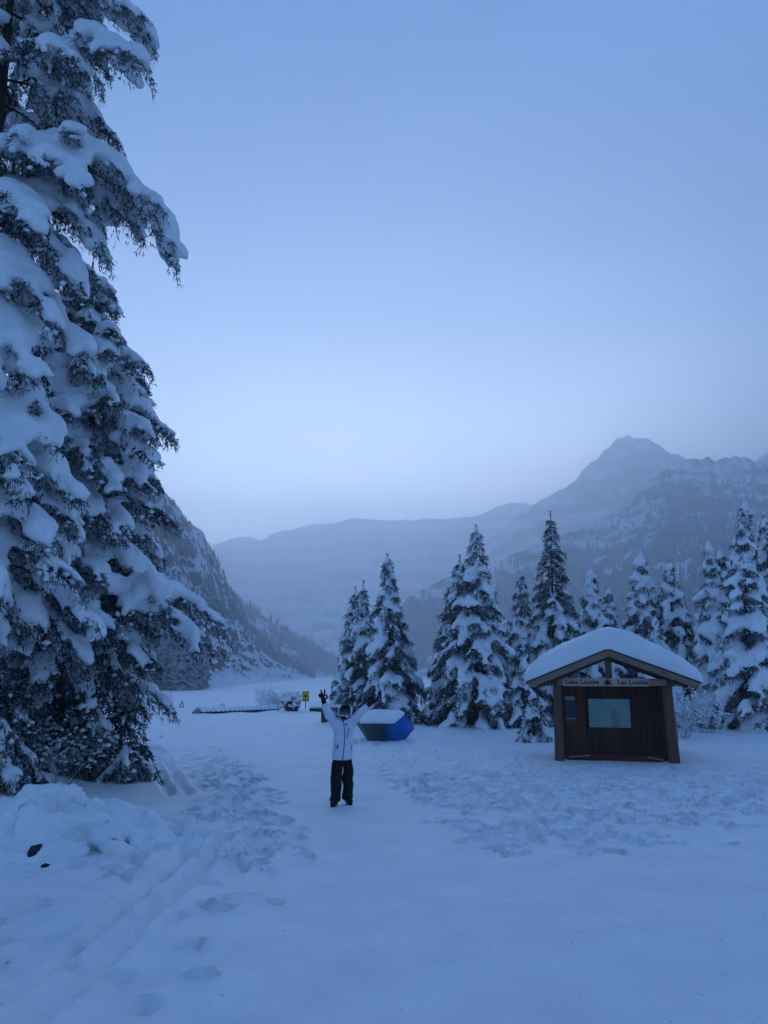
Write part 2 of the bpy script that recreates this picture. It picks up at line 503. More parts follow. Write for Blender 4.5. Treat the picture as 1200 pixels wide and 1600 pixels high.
# trails of single walkers
def trail(pts, step=0.62, gauge=0.13, d=0.07):
    acc = 0; k = 0
    for (ax, ay), (bx, by) in zip(pts[:-1], pts[1:]):
        L = math.hypot(bx - ax, by - ay); ux, uy = (bx - ax) / L, (by - ay) / L
        t = 0
        while t < L:
            o = gauge * (1 if k % 2 else -1) + rng.normal(0, .04)
            splat(ax + ux * t - uy * o, ay + uy * t + ux * o, math.atan2(uy, ux) + rng.normal(0, .15), .17, .075, d * rng.uniform(.7, 1.2), .02)
            t += step * rng.uniform(.85, 1.15); k += 1
trail([(-1.9, 4.6), (-1.75, 9), (-2.3, 14), (-3.9, 20), (-6.5, 29), (-9, 37)])
trail([(-2.7, 5.2), (-2.2, 10), (-2.7, 14.5), (-4.6, 21), (-8, 31)])
trail([(-0.2, 18.5), (1.0, 13.5), (2.0, 11.5), (5.5, 13.2), (9.5, 15.6)], d=.05)
trail([(0.4, 20), (1.9, 15), (3.8, 13.9), (7, 15.5), (12, 18.3)], d=.05)
trail([(3.2, 19.5), (2.4, 15), (1.9, 11.6)], d=.045)
trail([(-4.2, 10.4), (-3.0, 10.9), (-1.6, 11.4)], d=.06)
trail([(-4.6, 12.6), (-3.4, 12.3), (-2.2, 12.8)], d=.06)
# ski tracks
def groove(pts, width, depth, rim):
    d, a = seg_dist(gx, gy, pts)
    Lt = sum(math.hypot(b[0] - c[0], b[1] - c[1]) for b, c in zip(pts[1:], pts[:-1]))
    fade = sstep(0, .8, a) * sstep(Lt, Lt - .8, a) * (0.8 + 0.35 * noise2(a * 1.1, a * 0, 8))
    return fade * (-depth * np.exp(-(d / width) ** 4) + rim * np.exp(-((d - width * 1.9) / (width * .7)) ** 2))
for o in (-0.17, 0.17):
    gz += groove([(-6.95 + o, 24.6), (-5.6 + o, 20.3), (-4.45 + o, 17), (-3.75 + o, 15.1)], .09, .14, .04)
    gz += groove([(-2.3 + o, 11.9), (-2.28 + o, 9.5), (-2.38 + o, 7.2), (-2.5 + o, 4.2)], .08, .11, .05)
nx, ny = len(GX), len(GY)
jj, ii = np.meshgrid(np.arange(ny - 1), np.arange(nx - 1), indexing='ij')
q = (jj * nx + ii).ravel()
GF = np.stack([q, q + 1, q + 1 + nx, q + nx], 1)
ground = obj('snow_ground', np_mesh('snow_ground', np.stack([gx.ravel(), gy.ravel(), gz.ravel()], 1), GF, True), M_snow_ground)
tag(ground, kind='structure')

def gh(x, y):
    i = min(max(np.searchsorted(GX, x), 0), nx - 1); j = min(max(np.searchsorted(GY, y), 0), ny - 1)
    return float(gz[j, i])

# ------------------------------------------------------------------ mountains: lofts between crest and foot
def resample(pts, n):
    P = np.array(pts, float); s = np.r_[0, np.cumsum(np.linalg.norm(np.diff(P, axis=0), axis=1))]
    t = np.linspace(0, s[-1], n)
    return np.stack([np.interp(t, s, P[:, k]) for k in range(3)], 1)

def loft(name, crest, foot, nu, nv, prof, amp, scale, material, seed, rugged=1.0, back=0.6, crest_amp=0.25, ridged=False, jag=0):
    C, B = resample(crest, nu), resample(foot, nu)
    v = np.linspace(0, 1, nv)[:, None]
    zf = prof(v)
    P = C[None] * (1 - v[..., None]) + B[None] * v[..., None]
    P[..., 2] = B[None, :, 2] + (C[None, :, 2] - B[None, :, 2]) * zf
    side = B - C; side[:, 2] = 0; side = nrm(side)
    flat = P.reshape(-1, 3)
    f = fbm(flat / scale, 6, seed, 0.55)
    if ridged:
        f = f * .5 + (1 - 2 * np.abs(fbm(flat / scale * np.array([1, 1, .45]), 6, seed + 40, .58))) * .7
    f = f.reshape(nv, nu)
    g = fbm(flat / (scale * 0.22) + 9, 4, seed + 3, .6).reshape(nv, nu)
    hgt = np.clip((C[None, :, 2] - B[None, :, 2]) / max(1, (C[:, 2] - B[:, 2]).max()), .08, 1)
    m = (crest_amp + (1 - crest_amp) * np.sin(np.pi * np.clip(v, 0, 1)) ** .7) * sstep(1.0, 0.85, v) * hgt
    P[..., :2] += side[None, :, :2] * (f * amp * m)[..., None]
    P[..., 2] += (g * amp * .28 * rugged * m)
    if jag:
        jn = (1 - 2 * np.abs(fbm(C / (scale * .35), 5, seed + 60, .6))) * .6 + fbm(C / (scale * .12), 4, seed + 61) * .35
        P[..., 2] += jn[None] * jag * hgt * (1 - sstep(0, .3, v))
    bk = P[0].copy(); bk[:, :2] -= side[:, :2] * (C[:, 2:3] - B[:, 2:3]) * back; bk[:, 2] = C[:, 2] * .15 - 4
    md = (bk + P[0]) / 2; md[:, 2] = P[0][:, 2] * .62
    P = np.concatenate([bk[None], md[None], P], 0)
    nr = P.shape[0]
    jj, ii = np.meshgrid(np.arange(nr - 1), np.arange(nu - 1), indexing='ij'); q = (jj * nu + ii).ravel()
    o = obj(name, np_mesh(name, P.reshape(-1, 3), np.stack([q, q + nu, q + nu + 1, q + 1], 1), True), material)
    tag(o, kind='structure')
    return P[2:]

left_crest = [(-230, 380, 150), (-190, 450, 152), (-161.9, 470, 141.7), (-153.4, 500, 128.2), (-145.8, 530, 117.3), (-131.4, 555, 101.2), (-127.2, 575, 87.7), (-124.5, 600, 73.9), (-104.1, 620, 35.5), (-82.7, 635, 17.4), (-57, 642, -1.8)]
left_foot = [(-95, 120, -3), (-62, 190, -3), (-49, 240, -3), (-53, 334, -3), (-56, 480, -3), (-56, 650, -3)]
PL = loft('cliff_mountain', left_crest, left_foot, 260, 150, lambda v: np.where(v < .30, 1 - v / .30 * .52, .48 * (1 - (v - .30) / .70) ** 1.35), 16, 34, M_cliff, 2, 1.0, crest_amp=.35, ridged=True, jag=5)
second_crest = [(-264.8, 900, 166.6), (-212.9, 950, 115.6), (-189.8, 1000, 94.3), (-169.6, 1030, 84.4), (-138.9, 1060, 60.8), (-106.7, 1090, 40.5), (-72.8, 1120, 21.8), (-46, 1150, -2.5)]
second_foot = [(-120, 640, -3), (-90, 720, -3), (-75, 800, -3), (-62, 950, -3), (-44, 1160, -3)]
P2 = loft('wooded_ridge', second_crest, second_foot, 120, 60, lambda v: (1 - v) ** 1.25, 14, 60, M_slope, 6, .8)
far_crest = [(-1900, 3700, 640), (-1206, 3650, 598), (-814, 3620, 592), (-725, 3600, 623), (-544, 3600, 635), (-394, 3600, 669), (-243, 3600, 697), (-121, 3600, 715), (61, 3600, 703), (304, 3600, 715), (486, 3600, 740), (610, 3600, 799), (762, 3600, 783), (1072, 3600, 878), (1537, 3600, 941), (2200, 3600, 900)]
far_foot = [(-900, 1500, -3), (-300, 1350, -3), (0, 1250, -3), (300, 1250, -3), (900, 1500, -3)]
P3 = loft('glacier_ridge', far_crest, far_foot, 200, 70, lambda v: np.where(v < .3, 1 - v / .3 * .55, .45 * (1 - (v - .3) / .7) ** 1.3), 130, 420, M_far_rock, 12, .8, crest_amp=.15, ridged=True, jag=26)
peak_crest = [(120, 2500, 250), (304, 2600, 411), (393, 2600, 473), (574, 2600, 607), (619, 2600, 623), (665, 2600, 662), (759, 2600, 756), (794, 2600, 779), (818, 2600, 807), (863, 2600, 814), (929, 2600, 796), (1004, 2600, 754), (1069, 2600, 721), (1222, 2600, 692), (1576, 2600, 866), (2100, 2500, 900)]
peak_foot = [(0, 1300, -3), (300, 1450, 60), (700, 1550, 120), (1200, 1500, 120), (1900, 1300, 100)]
P4 = loft('rocky_peak', peak_crest, peak_foot, 220, 90, lambda v: np.where(v < .35, 1 - v / .35 * .55, .45 * (1 - (v - .35) / .65) ** 1.1), 110, 260, M_far_rock, 18, .9, crest_amp=.12, ridged=True, jag=18)
hump_crest = [(-34, 1050, 12), (0, 1080, 64.6), (37, 1120, 110.9), (95.5, 1150, 142.4), (167, 1180, 167.8), (255.5, 1220, 204.3), (350, 1260, 243), (424, 1300, 290), (489, 1350, 348), (543, 1380, 380), (636, 1400, 399), (719, 1400, 389.5), (814, 1350, 414), (984, 1250, 486), (1300, 1050, 520)]
hump_foot = [(-36, 1030, -3), (20, 800, -3), (90, 560, -3), (190, 430, -3), (320, 380, -3), (520, 330, -3), (800, 250, -3)]
P5 = loft('forested_mountain', hump_crest, hump_foot, 260, 120, lambda v: np.where(v < .22, 1 - v / .22 * .36, .64 * (1 - (v - .22) / .78) ** 1.15), 38, 120, M_slope, 25, 1.0, crest_amp=.12, ridged=True, jag=14)

# ------------------------------------------------------------------ far woods (uncountable): one mesh per wood
def wood_mesh(name, pts, hts, material, seed, tiers=2, sides=5):
    r = np.random.default_rng(seed); n = len(pts)
    V, F = [], []
    ang = np.arange(sides) / sides * 2 * np.pi
    k = 0
    rot = r.uniform(0, 6.28, n)
    Vs, Fs = [], []
    for t in range(tiers):
        z0 = 0.05 + 0.9 * t / tiers; z1 = min(1.0, z0 + 0.9 / tiers * 1.75); rad = 0.17 * (1 - t / tiers * .72)
        ring = np.stack([np.cos(ang[None] + rot[:, None] + t), np.sin(ang[None] + rot[:, None] + t)], -1) * (rad * hts[:, None] * r.uniform(.7, 1.25, (n, sides)))[..., None]
        ringz = pts[:, None, 2] + hts[:, None] * (z0 + r.uniform(-.06, .06, (n, sides)))
        P = np.concatenate([np.concatenate([pts[:, None, :2] + ring, ringz[..., None]], -1),
                            np.concatenate([pts[:, None, :2], (pts[:, 2] + hts * z1)[:, None, None]], -1)], 1)
        base = k + np.arange(n)[:, None] * (sides + 1)
        for s in range(sides):
            Fs.append(np.stack([base[:, 0] + s, base[:, 0] + (s + 1) % sides, base[:, 0] + sides], 1))
        Vs.append(P.reshape(-1, 3)); k += n * (sides + 1)
    return obj(name, np_mesh(name, np.concatenate(Vs), np.concatenate(Fs)), material)

def sample_surface(P, n, rng, v0, v1, dens):
    nv, nu = P.shape[:2]
    v = rng.uniform(v0, v1, n) * (nv - 1.001); u = rng.uniform(0, 1, n) * (nu - 1.001)
    j, i = v.astype(int), u.astype(int); a, b = (v - j)[:, None], (u - i)[:, None]
    Q = P[j, i] * (1 - a) * (1 - b) + P[j + 1, i] * a * (1 - b) + P[j, i + 1] * (1 - a) * b + P[j + 1, i + 1] * a * b
    keep = rng.random(n) < dens(Q, v / (nv - 1), u / (nu - 1))
    return Q[keep]
r = np.random.default_rng(77)
Q = sample_surface(P5, 27000, r, .03, .99, lambda Q, v, u: np.clip(.10 + 1.6 * sstep(.10, .40, v + .16 * fbm(Q / 90, 3, 5)), 0, 1) * (fbm(Q / 60, 3, 9) > -.34) * (np.abs(Q[:, 0] - np.interp(v, [.12, .26, .40, .52], [560, 470, 330, 250]) - 14 * noise2(v * 30, v * 0, 4)) > 13 - 14 * (v > .52)))
tag(wood_mesh('mountain_forest', Q - [0, 0, 1], r.uniform(8, 17, len(Q)), M_forest, 3), 'frosted conifer forest covering the broad mountain slope behind the kiosk', 'forest', kind='stuff')
Q = sample_surface(P2, 2600, r, .02, .9, lambda Q, v, u: (fbm(Q / 50, 3, 19) > -.15) * 1.0)
tag(wood_mesh('ridge_forest', Q - [0, 0, 1], r.uniform(8, 15, len(Q)), M_forest, 4), 'hazy conifer wood on the low ridge beyond the cliff', 'forest', kind='stuff')
Q = sample_surface(P4, 9000, r, .45, .98, lambda Q, v, u: (fbm(Q / 110, 3, 29) > -.1) * 1.0)
tag(wood_mesh('peak_forest', Q - [0, 0, 1], r.uniform(9, 18, len(Q)), M_forest, 5, tiers=1), 'faint forest low on the rocky peak', 'forest', kind='stuff')
Q = sample_surface(PL, 3000, r, .03, .5, lambda Q, v, u: (fbm(Q / 22, 3, 39) > .10) * (1 - .7 * sstep(.3, .6, v)) * (u > .1))
tag(wood_mesh('cliff_forest', Q - [0, 0, .5], r.uniform(2.5, 6.5, len(Q)), M_forest, 6), 'scrubby conifers clinging to the steep cliff ledges', 'forest', kind='stuff')
# dense stand of snowy conifers at the cliff foot
n = 420
Q = np.stack([r.uniform(-95, -50, n), r.uniform(205, 275, n), np.full(n, -2.6)], 1)
Q = Q[Q[:, 0] < -48 - (Q[:, 1] - 205) * .19]
Q[:, 2] += sstep(-54, -95, Q[:, 0]) * 9
tag(wood_mesh('lakeside_forest', Q, r.uniform(10, 15.5, len(Q)), M_forest_near, 7, tiers=9, sides=9), 'dense stand of snowy conifers at the cliff foot by the lake', 'forest', kind='stuff')

# ------------------------------------------------------------------ snow-laden spruces
def ico():
    t = (1 + 5 ** .5) / 2
    V = [(-1, t, 0), (1, t, 0), (-1, -t, 0), (1, -t, 0), (0, -1, t), (0, 1, t), (0, -1, -t), (0, 1, -t), (t, 0, -1), (t, 0, 1), (-t, 0, -1), (-t, 0, 1)]
    F = [(0, 11, 5), (0, 5, 1), (0, 1, 7), (0, 7, 10), (0, 10, 11), (1, 5, 9), (5, 11, 4), (11, 10, 2), (10, 7, 6), (7, 1, 8), (3, 9, 4), (3, 4, 2), (3, 2, 6), (3, 6, 8), (3, 8, 9), (4, 9, 5), (2, 4, 11), (6, 2, 10), (8, 6, 7), (9, 8, 1)]
    V = [Vector(v).normalized() for v in V]; mid = {}; NF = []
    def m(a, b):
        k = (min(a, b), max(a, b))
        if k not in mid:
            mid[k] = len(V); V.append(((V[a] + V[b]) / 2).normalized())
        return mid[k]
    for a, b, c in F:
        x, y, z = m(a, b), m(b, c), m(c, a); NF += [(a, x, z), (b, y, x), (c, z, y), (x, y, z)]
    return np.array([tuple(v) for v in V]), np.array(NF)
ICO_V, ICO_F = ico()

def remeshed(name, V, F, voxel, smooth_it=3, jitter=0.02, jscale=4.0, seed=0, sfac=0.5):
    """union of overlapping lumps as one smooth skin of snow"""
    me = np_mesh(name + '_lumps', V, F)
    o = bpy.data.objects.new(name + '_lumps', me); scene.collection.objects.link(o)
    m = o.modifiers.new('r', 'REMESH'); m.mode = 'VOXEL'; m.voxel_size = voxel; m.use_smooth_shade = True
    s = o.modifiers.new('s', 'SMOOTH'); s.factor = sfac; s.iterations = smooth_it
    res = evaluated(o)
    bpy.data.objects.remove(o); bpy.data.meshes.remove(me)
    n = len(res.vertices)
    co = np.empty(n * 3, np.float32); res.vertices.foreach_get('co', co); co = co.reshape(-1, 3)
    no = np.empty(n * 3, np.float32); res.vertices.foreach_get('normal', no); no = no.reshape(-1, 3)
    co = co + no * (fbm(co * jscale, 3, seed) * jitter)[:, None]
    res.vertices.foreach_set('co', co.astype(np.float32).ravel())
    res.name = name; res.update()
    res.polygons.foreach_set('use_smooth', np.ones(len(res.polygons), bool))
    res.materials.clear()
    return res


class Spruce:
    def __init__(s, seed, spray=(.075, .16, .014, .025)):
        s.r = np.random.default_rng(seed); s.seed = seed
        s.sp, s.sd, s.sl, s.sw = [], [], [], []
        s.bc, s.bt, s.br = [], [], []
        s.wood = MB(); s.spray = spray; s.mult = 1; s.lump = []; s.lumpy = .30
    def sprays(s, P, D):
        n = len(P)
        a, b, c, d = s.spray
        s.sp.append(P); s.sd.append(nrm(D)); s.sl.append(s.r.uniform(a, b, n)); s.sw.append(s.r.uniform(c, d, n))
    def blobs(s, C, T, Rr):
        s.bc.append(np.atleast_2d(C)); s.bt.append(np.atleast_2d(T)); s.br.append(np.atleast_2d(Rr))
    def limb(s, p0, az, L, rise, droop, snow, level=0, dens=1.0, rad=None, shape=None):
        r = s.r
        n = max(6, int(L / .16)); t = np.linspace(0, 1, n + 1)
        dh = np.array([math.cos(az), math.sin(az), 0]); sd = np.array([-dh[1], dh[0], 0]); up = np.array([0, 0, 1.])
        sway = r.normal(0, .10)
        zc = L * (rise * t - droop * t ** 2) if shape is None else shape(t)
        P = np.asarray(p0)[None] + dh * (L * t * (1 - .12 * droop * t))[:, None] + up * zc[:, None] + sd * (sway * L * t ** 2)[:, None]
        T = nrm(np.gradient(P, axis=0))
        rad = rad or (.008 + .011 * L)
        s.wood.tube([tuple(p) for p in P[::3]], [max(.004, rad * (1 - .85 * q)) for q in t[::3]], 3, cap=False)
        ip = lambda q, A: np.stack([np.interp(q, t, A[:, k]) for k in range(3)], 1)
        # side twigs
        nt = max(6, int(L * 15 * dens)); q = np.sort(r.uniform(.12 if level else .18, 1, nt)) ** .85
        B, TT = ip(q, P), ip(q, T)
        for sg in (-1, 1):
            sel = r.random(nt) < .85
            b, tt, qq = B[sel], TT[sel], q[sel]; m = len(b)
            tl = np.clip((.15 + .18 * L * (1 - .75 * qq)) * r.uniform(.6, 1.35, m), .10, .50)
            d = nrm(tt * r.uniform(.4, .9, (m, 1)) + sd * sg * r.uniform(.35, .95, (m, 1)) - up * r.uniform(.15, .95, (m, 1)))
            for k in range(5):
                kk = k * .095; ok = kk < tl
                if not ok.any(): break
                if k == 2 and snow > 0:
                    lp = b[ok] + d[ok] * kk; s.lump.append(lp[r.random(len(lp)) < s.lumpy])
                pos = b[ok] + d[ok] * kk - up * (kk ** 2 * 1.2)
                for _ in range(s.mult):
                    s.sprays(pos + r.normal(0, .022, (ok.sum(), 3)), d[ok] + r.normal(0, .42, (ok.sum(), 3)) - up * .12)
        # hanging twigs below
        m = int(nt * .9); q = r.uniform(.2, 1, m); b, tt = ip(q, P), ip(q, T)
        dn = nrm(tt * r.uniform(-.1, .6, (m, 1)) + sd * r.normal(0, .45, (m, 1)) - up * r.uniform(.5, 1.1, (m, 1)))
        for k in range(4):
            s.sprays(b + dn * (k * .085), dn + r.normal(0, .32, (m, 3)))
        s.sprays(np.repeat(P[-1:], 5, 0), T[-1][None] + r.normal(0, .35, (5, 3)))
        # snow tongue lying along the limb
        if snow > 0:
            q = .22 + .08 * r.random(); w0 = snow * r.uniform(.75, 1.25)
            start = r.uniform(.22, .48) if level == 0 else r.uniform(.08, .35)
            ph = r.uniform(0, 6.28); C, TV, RR = [], [], []
            dist = start * L
            while dist < L * 1.0:
                f = dist / L
                w = w0 * (.55 + .55 * math.sin(min(1, (f - start) / (1 - start) * 1.15) * math.pi * .88 + .25)) * (1 + .28 * math.sin(dist * 7 / (.4 + snow) * .5 + ph)) * r.uniform(.85, 1.15)
                w = max(w, .05)
                pp = ip(np.array([f]), P)[0]; tv = ip(np.array([f]), T)[0]
                if r.random() < .93:
                    C.append(pp + up * w * .42 + sd * r.normal(0, .16) * w); TV.append(tv); RR.append((w * 1.3, w * r.uniform(.62, .92), w * r.uniform(.45, .60)))
                    if r.random() < .55:
                        g = r.choice((-1, 1)); w2 = w * r.uniform(.5, .8)
                        C.append(pp + sd * g * w * r.uniform(.6, 1.1) - up * w * r.uniform(.0, .45)); TV.append(nrm(tv + sd * g * .6 - up * .5)); RR.append((w2 * 1.25, w2 * .85, w2 * .7))
                dist += w * .75
            if C: s.blobs(np.array(C), np.array(TV), np.array(RR))
        return P, T, t
    def trunk(s, pts, r0, r1, n=10):
        k = len(pts)
        s.tr = MB().tube(pts, [r0 + (r1 - r0) * (i / (k - 1)) ** .8 for i in range(k)], n)
    def finish(s, root, voxel, needle, snow_mat=M_snow, jitter=.02):
        s.tr.build('trunk', M_bark, root, smooth=True)
        P, D = np.concatenate(s.sp), np.concatenate(s.sd); Ln, W = np.concatenate(s.sl)[:, None], np.concatenate(s.sw)[:, None]
        rv = nrm(s.r.normal(0, 1, P.shape)); A = nrm(np.cross(D, rv))
        n = len(P); V = np.empty((n, 3, 3))
        V[:, 0] = P - D * Ln * .12 + A * W; V[:, 1] = P + D * Ln; V[:, 2] = P - D * Ln * .02 - A * W
        F = np.arange(n * 3).reshape(-1, 3)
        crown = obj('crown', np_mesh('crown', V.reshape(-1, 3), F), needle, root)
        tag(s.wood.build('limbs', M_bark, crown), kind='stuff')
        C, T, Rr = np.concatenate(s.bc), nrm(np.concatenate(s.bt)), np.concatenate(s.br)
        S = nrm(np.cross(T, np.array([0, 0, 1.]) + 1e-4)); U = np.cross(S, T)
        m = len(C)
        V = C[:, None] + (ICO_V[None, :, 0:1] * Rr[:, None, 0:1]) * T[:, None] + (ICO_V[None, :, 1:2] * Rr[:, None, 1:2]) * S[:, None] + (ICO_V[None, :, 2:3] * Rr[:, None, 2:3]) * U[:, None]
        F = (ICO_F[None] + (np.arange(m) * len(ICO_V))[:, None, None]).reshape(-1, 3)
        me = remeshed('snow_load', V.reshape(-1, 3), F, voxel, 3, jitter, 5.0, s.seed)
        if s.lump and sum(map(len, s.lump)):
            Lp = np.concatenate(s.lump); k = len(Lp); w = s.r.uniform(.03, .07, (k, 1, 1)) * s.r.uniform(.7, 1.3, (k, 1, 3)) * np.array([1.2, 1.2, .8])
            B0 = np.array([(1, 0, 0), (-1, 0, 0), (0, 1, 0), (0, -1, 0), (0, 0, 1), (0, 0, -1)])
            V = Lp[:, None] + B0[None] * w + np.array([0, 0, .015])
            F = (np.array([(0, 2, 4), (2, 1, 4), (1, 3, 4), (3, 0, 4), (2, 0, 5), (1, 2, 5), (3, 1, 5), (0, 3, 5)])[None] + (np.arange(k) * 6)[:, None, None]).reshape(-1, 3)
            tag(obj('twig_snow', np_mesh('twig_snow', V.reshape(-1, 3), F, True), snow_mat, crown), kind='stuff')
        tag(obj('snow_load', me, snow_mat, crown), kind='stuff')
        return crown

def garden_spruce(name, label, x, y, H, Rb, seed, tipx=0.0, snow=.17, dens=1.0, voxel=.084, sparse=0.0, top=3, bare_top=False, up_top=.35, squash=1.0, group='young spruces in the planted strip'):
    Rb *= 1.12
    root = empty(name, (x, y, gh(x, y) - .06))
    tag(root, label, 'tree', group)
    S = Spruce(seed); r = S.r
    lean = lambda z: np.array([tipx * (z / H) ** 1.3, 0, z])
    S.trunk([tuple(lean(H * f)) for f in np.linspace(0, 1, 14)], .014 * H + .015, .005)
    z = .10
    k = 0
    while z < H * .965:
        f = z / H
        prof = (1 - f) ** .82 * (.80 + .2 * min(1, f * 7))
        nb = 6 if f < .55 else (5 if f < .8 else 4)
        a0 = r.uniform(0, 6.28)
        ring = r.uniform(.88, 1.12)
        for i in range(nb):
            if r.random() < sparse: continue
            L = max(.14, Rb * prof * ring * r.uniform(.72, 1.18))
            zz = z + r.uniform(-.08, .08)
            rise = .06 + up_top * f + r.normal(0, .06); droop = .60 - .25 * f + r.uniform(0, .42)
            sn = .86 * snow * (.55 + .55 * min(1, L / (Rb * .6))) * (r.uniform(.65, 1.2) if r.random() < .88 else .0)
            if bare_top: sn *= 1 - .6 * float(sstep(.42, .75, f + r.normal(0, .06)))
            P, T, t = S.limb(lean(max(.05, zz)), a0 + i * 6.283 / nb + r.normal(0, .16), L, rise, droop, sn, dens=dens)
            if L > .8:
                for q in (.42, .62, .8):
                    for sg in (-1, 1):
                        if r.random() < .75:
                            j = int(q * (len(P) - 1))
                            az = math.atan2(T[j][1], T[j][0]) + sg * r.uniform(.55, .95)
                            S.limb(P[j], az, L * .38 * (1.15 - q * .6) * r.uniform(.7, 1.2), .05, r.uniform(.5, .9), sn * .72 * (r.random() < .7), level=1, dens=dens)
        z += (.19 + .055 * H * (1 - f) * .45) * r.uniform(.85, 1.15)
    # leader with its balls of snow
    tp = lean(H)
    for i in range(10):
        zz = H * .955 + (i / 9) * H * .05
        S.sprays(np.repeat(lean(zz)[None], 4, 0), r.normal(0, .5, (4, 3)) + np.array([0, 0, .7]))
    for i in range(top):
        g = i / max(1, top - 1) if top > 1 else 0
        w = snow * (.40 + .42 * g) * r.uniform(.85, 1.15)
        S.blobs(lean(H * (1.005 - .048 * g * 1.2)) + np.array([r.normal(0, .02), r.normal(0, .02), 0]), np.array([1., 0, .05]), np.array([w, w * 1.05, w * .9]))
    S.finish(root, voxel, M_needle)
    return root

SP = 'snowy_spruce'
garden_spruce(SP, 'conical snowy spruce with curled tip right behind the blue faceted planter', .33, 33.5, 7.05, 1.62, 101, tipx=-.18, snow=.19, top=3)
garden_spruce(SP, 'slim snowy spruce with knobbed tip pressed against the taller spruce behind the person', -1.15, 36.3, 6.35, 1.45, 102, tipx=.18, snow=.17)
garden_spruce(SP, 'outermost narrow snowy spruce of the trio beside the frozen lake', -1.72, 37.2, 6.2, 1.12, 103, tipx=.35, snow=.17)
garden_spruce(SP, 'tall snowy spruce topped by stacked balls of snow, left of the kiosk', 3.72, 31.6, 8.05, 1.85, 104, tipx=.10, snow=.20, top=4)
garden_spruce(SP, 'thinner spruce with long bare side twigs behind the ball topped one', 2.95, 33.8, 7.15, 1.75, 105, tipx=.40, snow=.16, sparse=.12, top=2)
garden_spruce(SP, 'tallest dark tipped spruce with little snow on its top, behind the kiosk', 7.45, 34.6, 9.3, 1.75, 106, tipx=.15, snow=.20, bare_top=True, top=0, up_top=.55, dens=1.25)
garden_spruce(SP, 'short snowy spruce beside the kiosk eave next to the tallest one', 6.15, 34.8, 6.6, 1.5, 107, snow=.18)
garden_spruce(SP, 'heaped white spruce with soft round pads just behind the kiosk ridge', 9.35, 35.2, 6.8, 1.85, 108, tipx=.1, snow=.25)
garden_spruce(SP, 'small snow topped spruce squeezed between two larger ones behind the kiosk', 10.85, 37.5, 6.1, 1.2, 109, snow=.19, dens=.8)
garden_spruce(SP, 'round shouldered spruce heaped with snow above the kiosk roof', 11.6, 35.0, 7.55, 1.75, 110, tipx=.1, snow=.25)
garden_spruce(SP, 'snowy spruce with drooping side above the kiosk eave end', 12.75, 34.4, 7.0, 1.85, 111, snow=.22)
garden_spruce(SP, 'columnar spruce with tiers of thick snow beside the frosted shrub', 13.45, 31.8, 7.5, 1.35, 112, tipx=.05, snow=.24)
garden_spruce(SP, 'tall slender spruce with clumped snow overlooking the frosted shrub', 13.85, 30.2, 8.95, 1.5, 113, tipx=.55, snow=.23)
garden_spruce(SP, 'tall snowy spruce at the far end of the planted strip', 16.0, 32.0, 8.6, 1.7, 114, snow=.22)
garden_spruce(SP, 'little spruce peeping out between the columnar and the slender spruce', 15.0, 34.2, 7.6, 1.0, 115, snow=.2, dens=.7)
garden_spruce(SP, 'low wide young spruce filling the gap beside the kiosk post', 5.55, 31.0, 3.1, 1.25, 116, snow=.15, dens=1.1, top=1)
garden_spruce(SP, 'small leaning spruce tucked against the kiosk side wall', 4.95, 26.5, 1.9, .75, 117, snow=.12, top=1)

garden_spruce(SP, 'plump snowy spruce standing back in the gap above the kiosk eave', 13.9, 38.5, 6.3, 1.6, 121, snow=.23, dens=.8)
garden_spruce(SP, 'low snowy spruce behind the frosted shrub at the kiosk corner', 11.2, 32.2, 4.4, 1.5, 122, snow=.2, dens=.8)

# ------------------------------------------------------------------ the old spruces on the left
def old_spruce(name, label, x, y, H, seed, limbs, trunk_pts, r0, snow, dens, voxel, bare=0.0):
    root = empty(name, (x, y, gh(x, y) - .1)); tag(root, label, 'tree', 'old spruces over the path')
    S = Spruce(seed, (.06, .125, .009, .016)); r = S.r
    S.mult = 3; S.lumpy = .45
    S.trunk(trunk_pts, r0, .02, 12)
    for (z, az, L, rise, droop, sn) in limbs:
        k = np.interp(z, [p[2] for p in trunk_pts], [p[0] for p in trunk_pts])
        P, T, t = S.limb((k, 0, z), az, L, rise, droop, sn * .88, dens=dens)
        step = .30 / L; q = .16
        while q < .97:
            for sg in (-1, 1):
                if r.random() < .9:
                    j = min(len(P) - 1, int(q * (len(P) - 1)))
                    a2 = math.atan2(T[j][1], T[j][0]) + sg * r.uniform(.55, 1.05)
                    l2 = min(1.35, max(.3, L * .40 * (1 - .62 * q))) * r.uniform(.65, 1.2)
                    s2 = sn * r.uniform(.40, .85) if r.random() < .68 - bare else (sn * .24 if r.random() < .5 else 0)
                    S.limb(P[j], a2, l2, r.uniform(-.05, .15), r.uniform(.55, 1.15), s2, level=1, dens=dens * .95)
            q += step * r.uniform(.8, 1.2)
    S.finish(root, voxel, M_needle_near, jitter=.028)
    return root

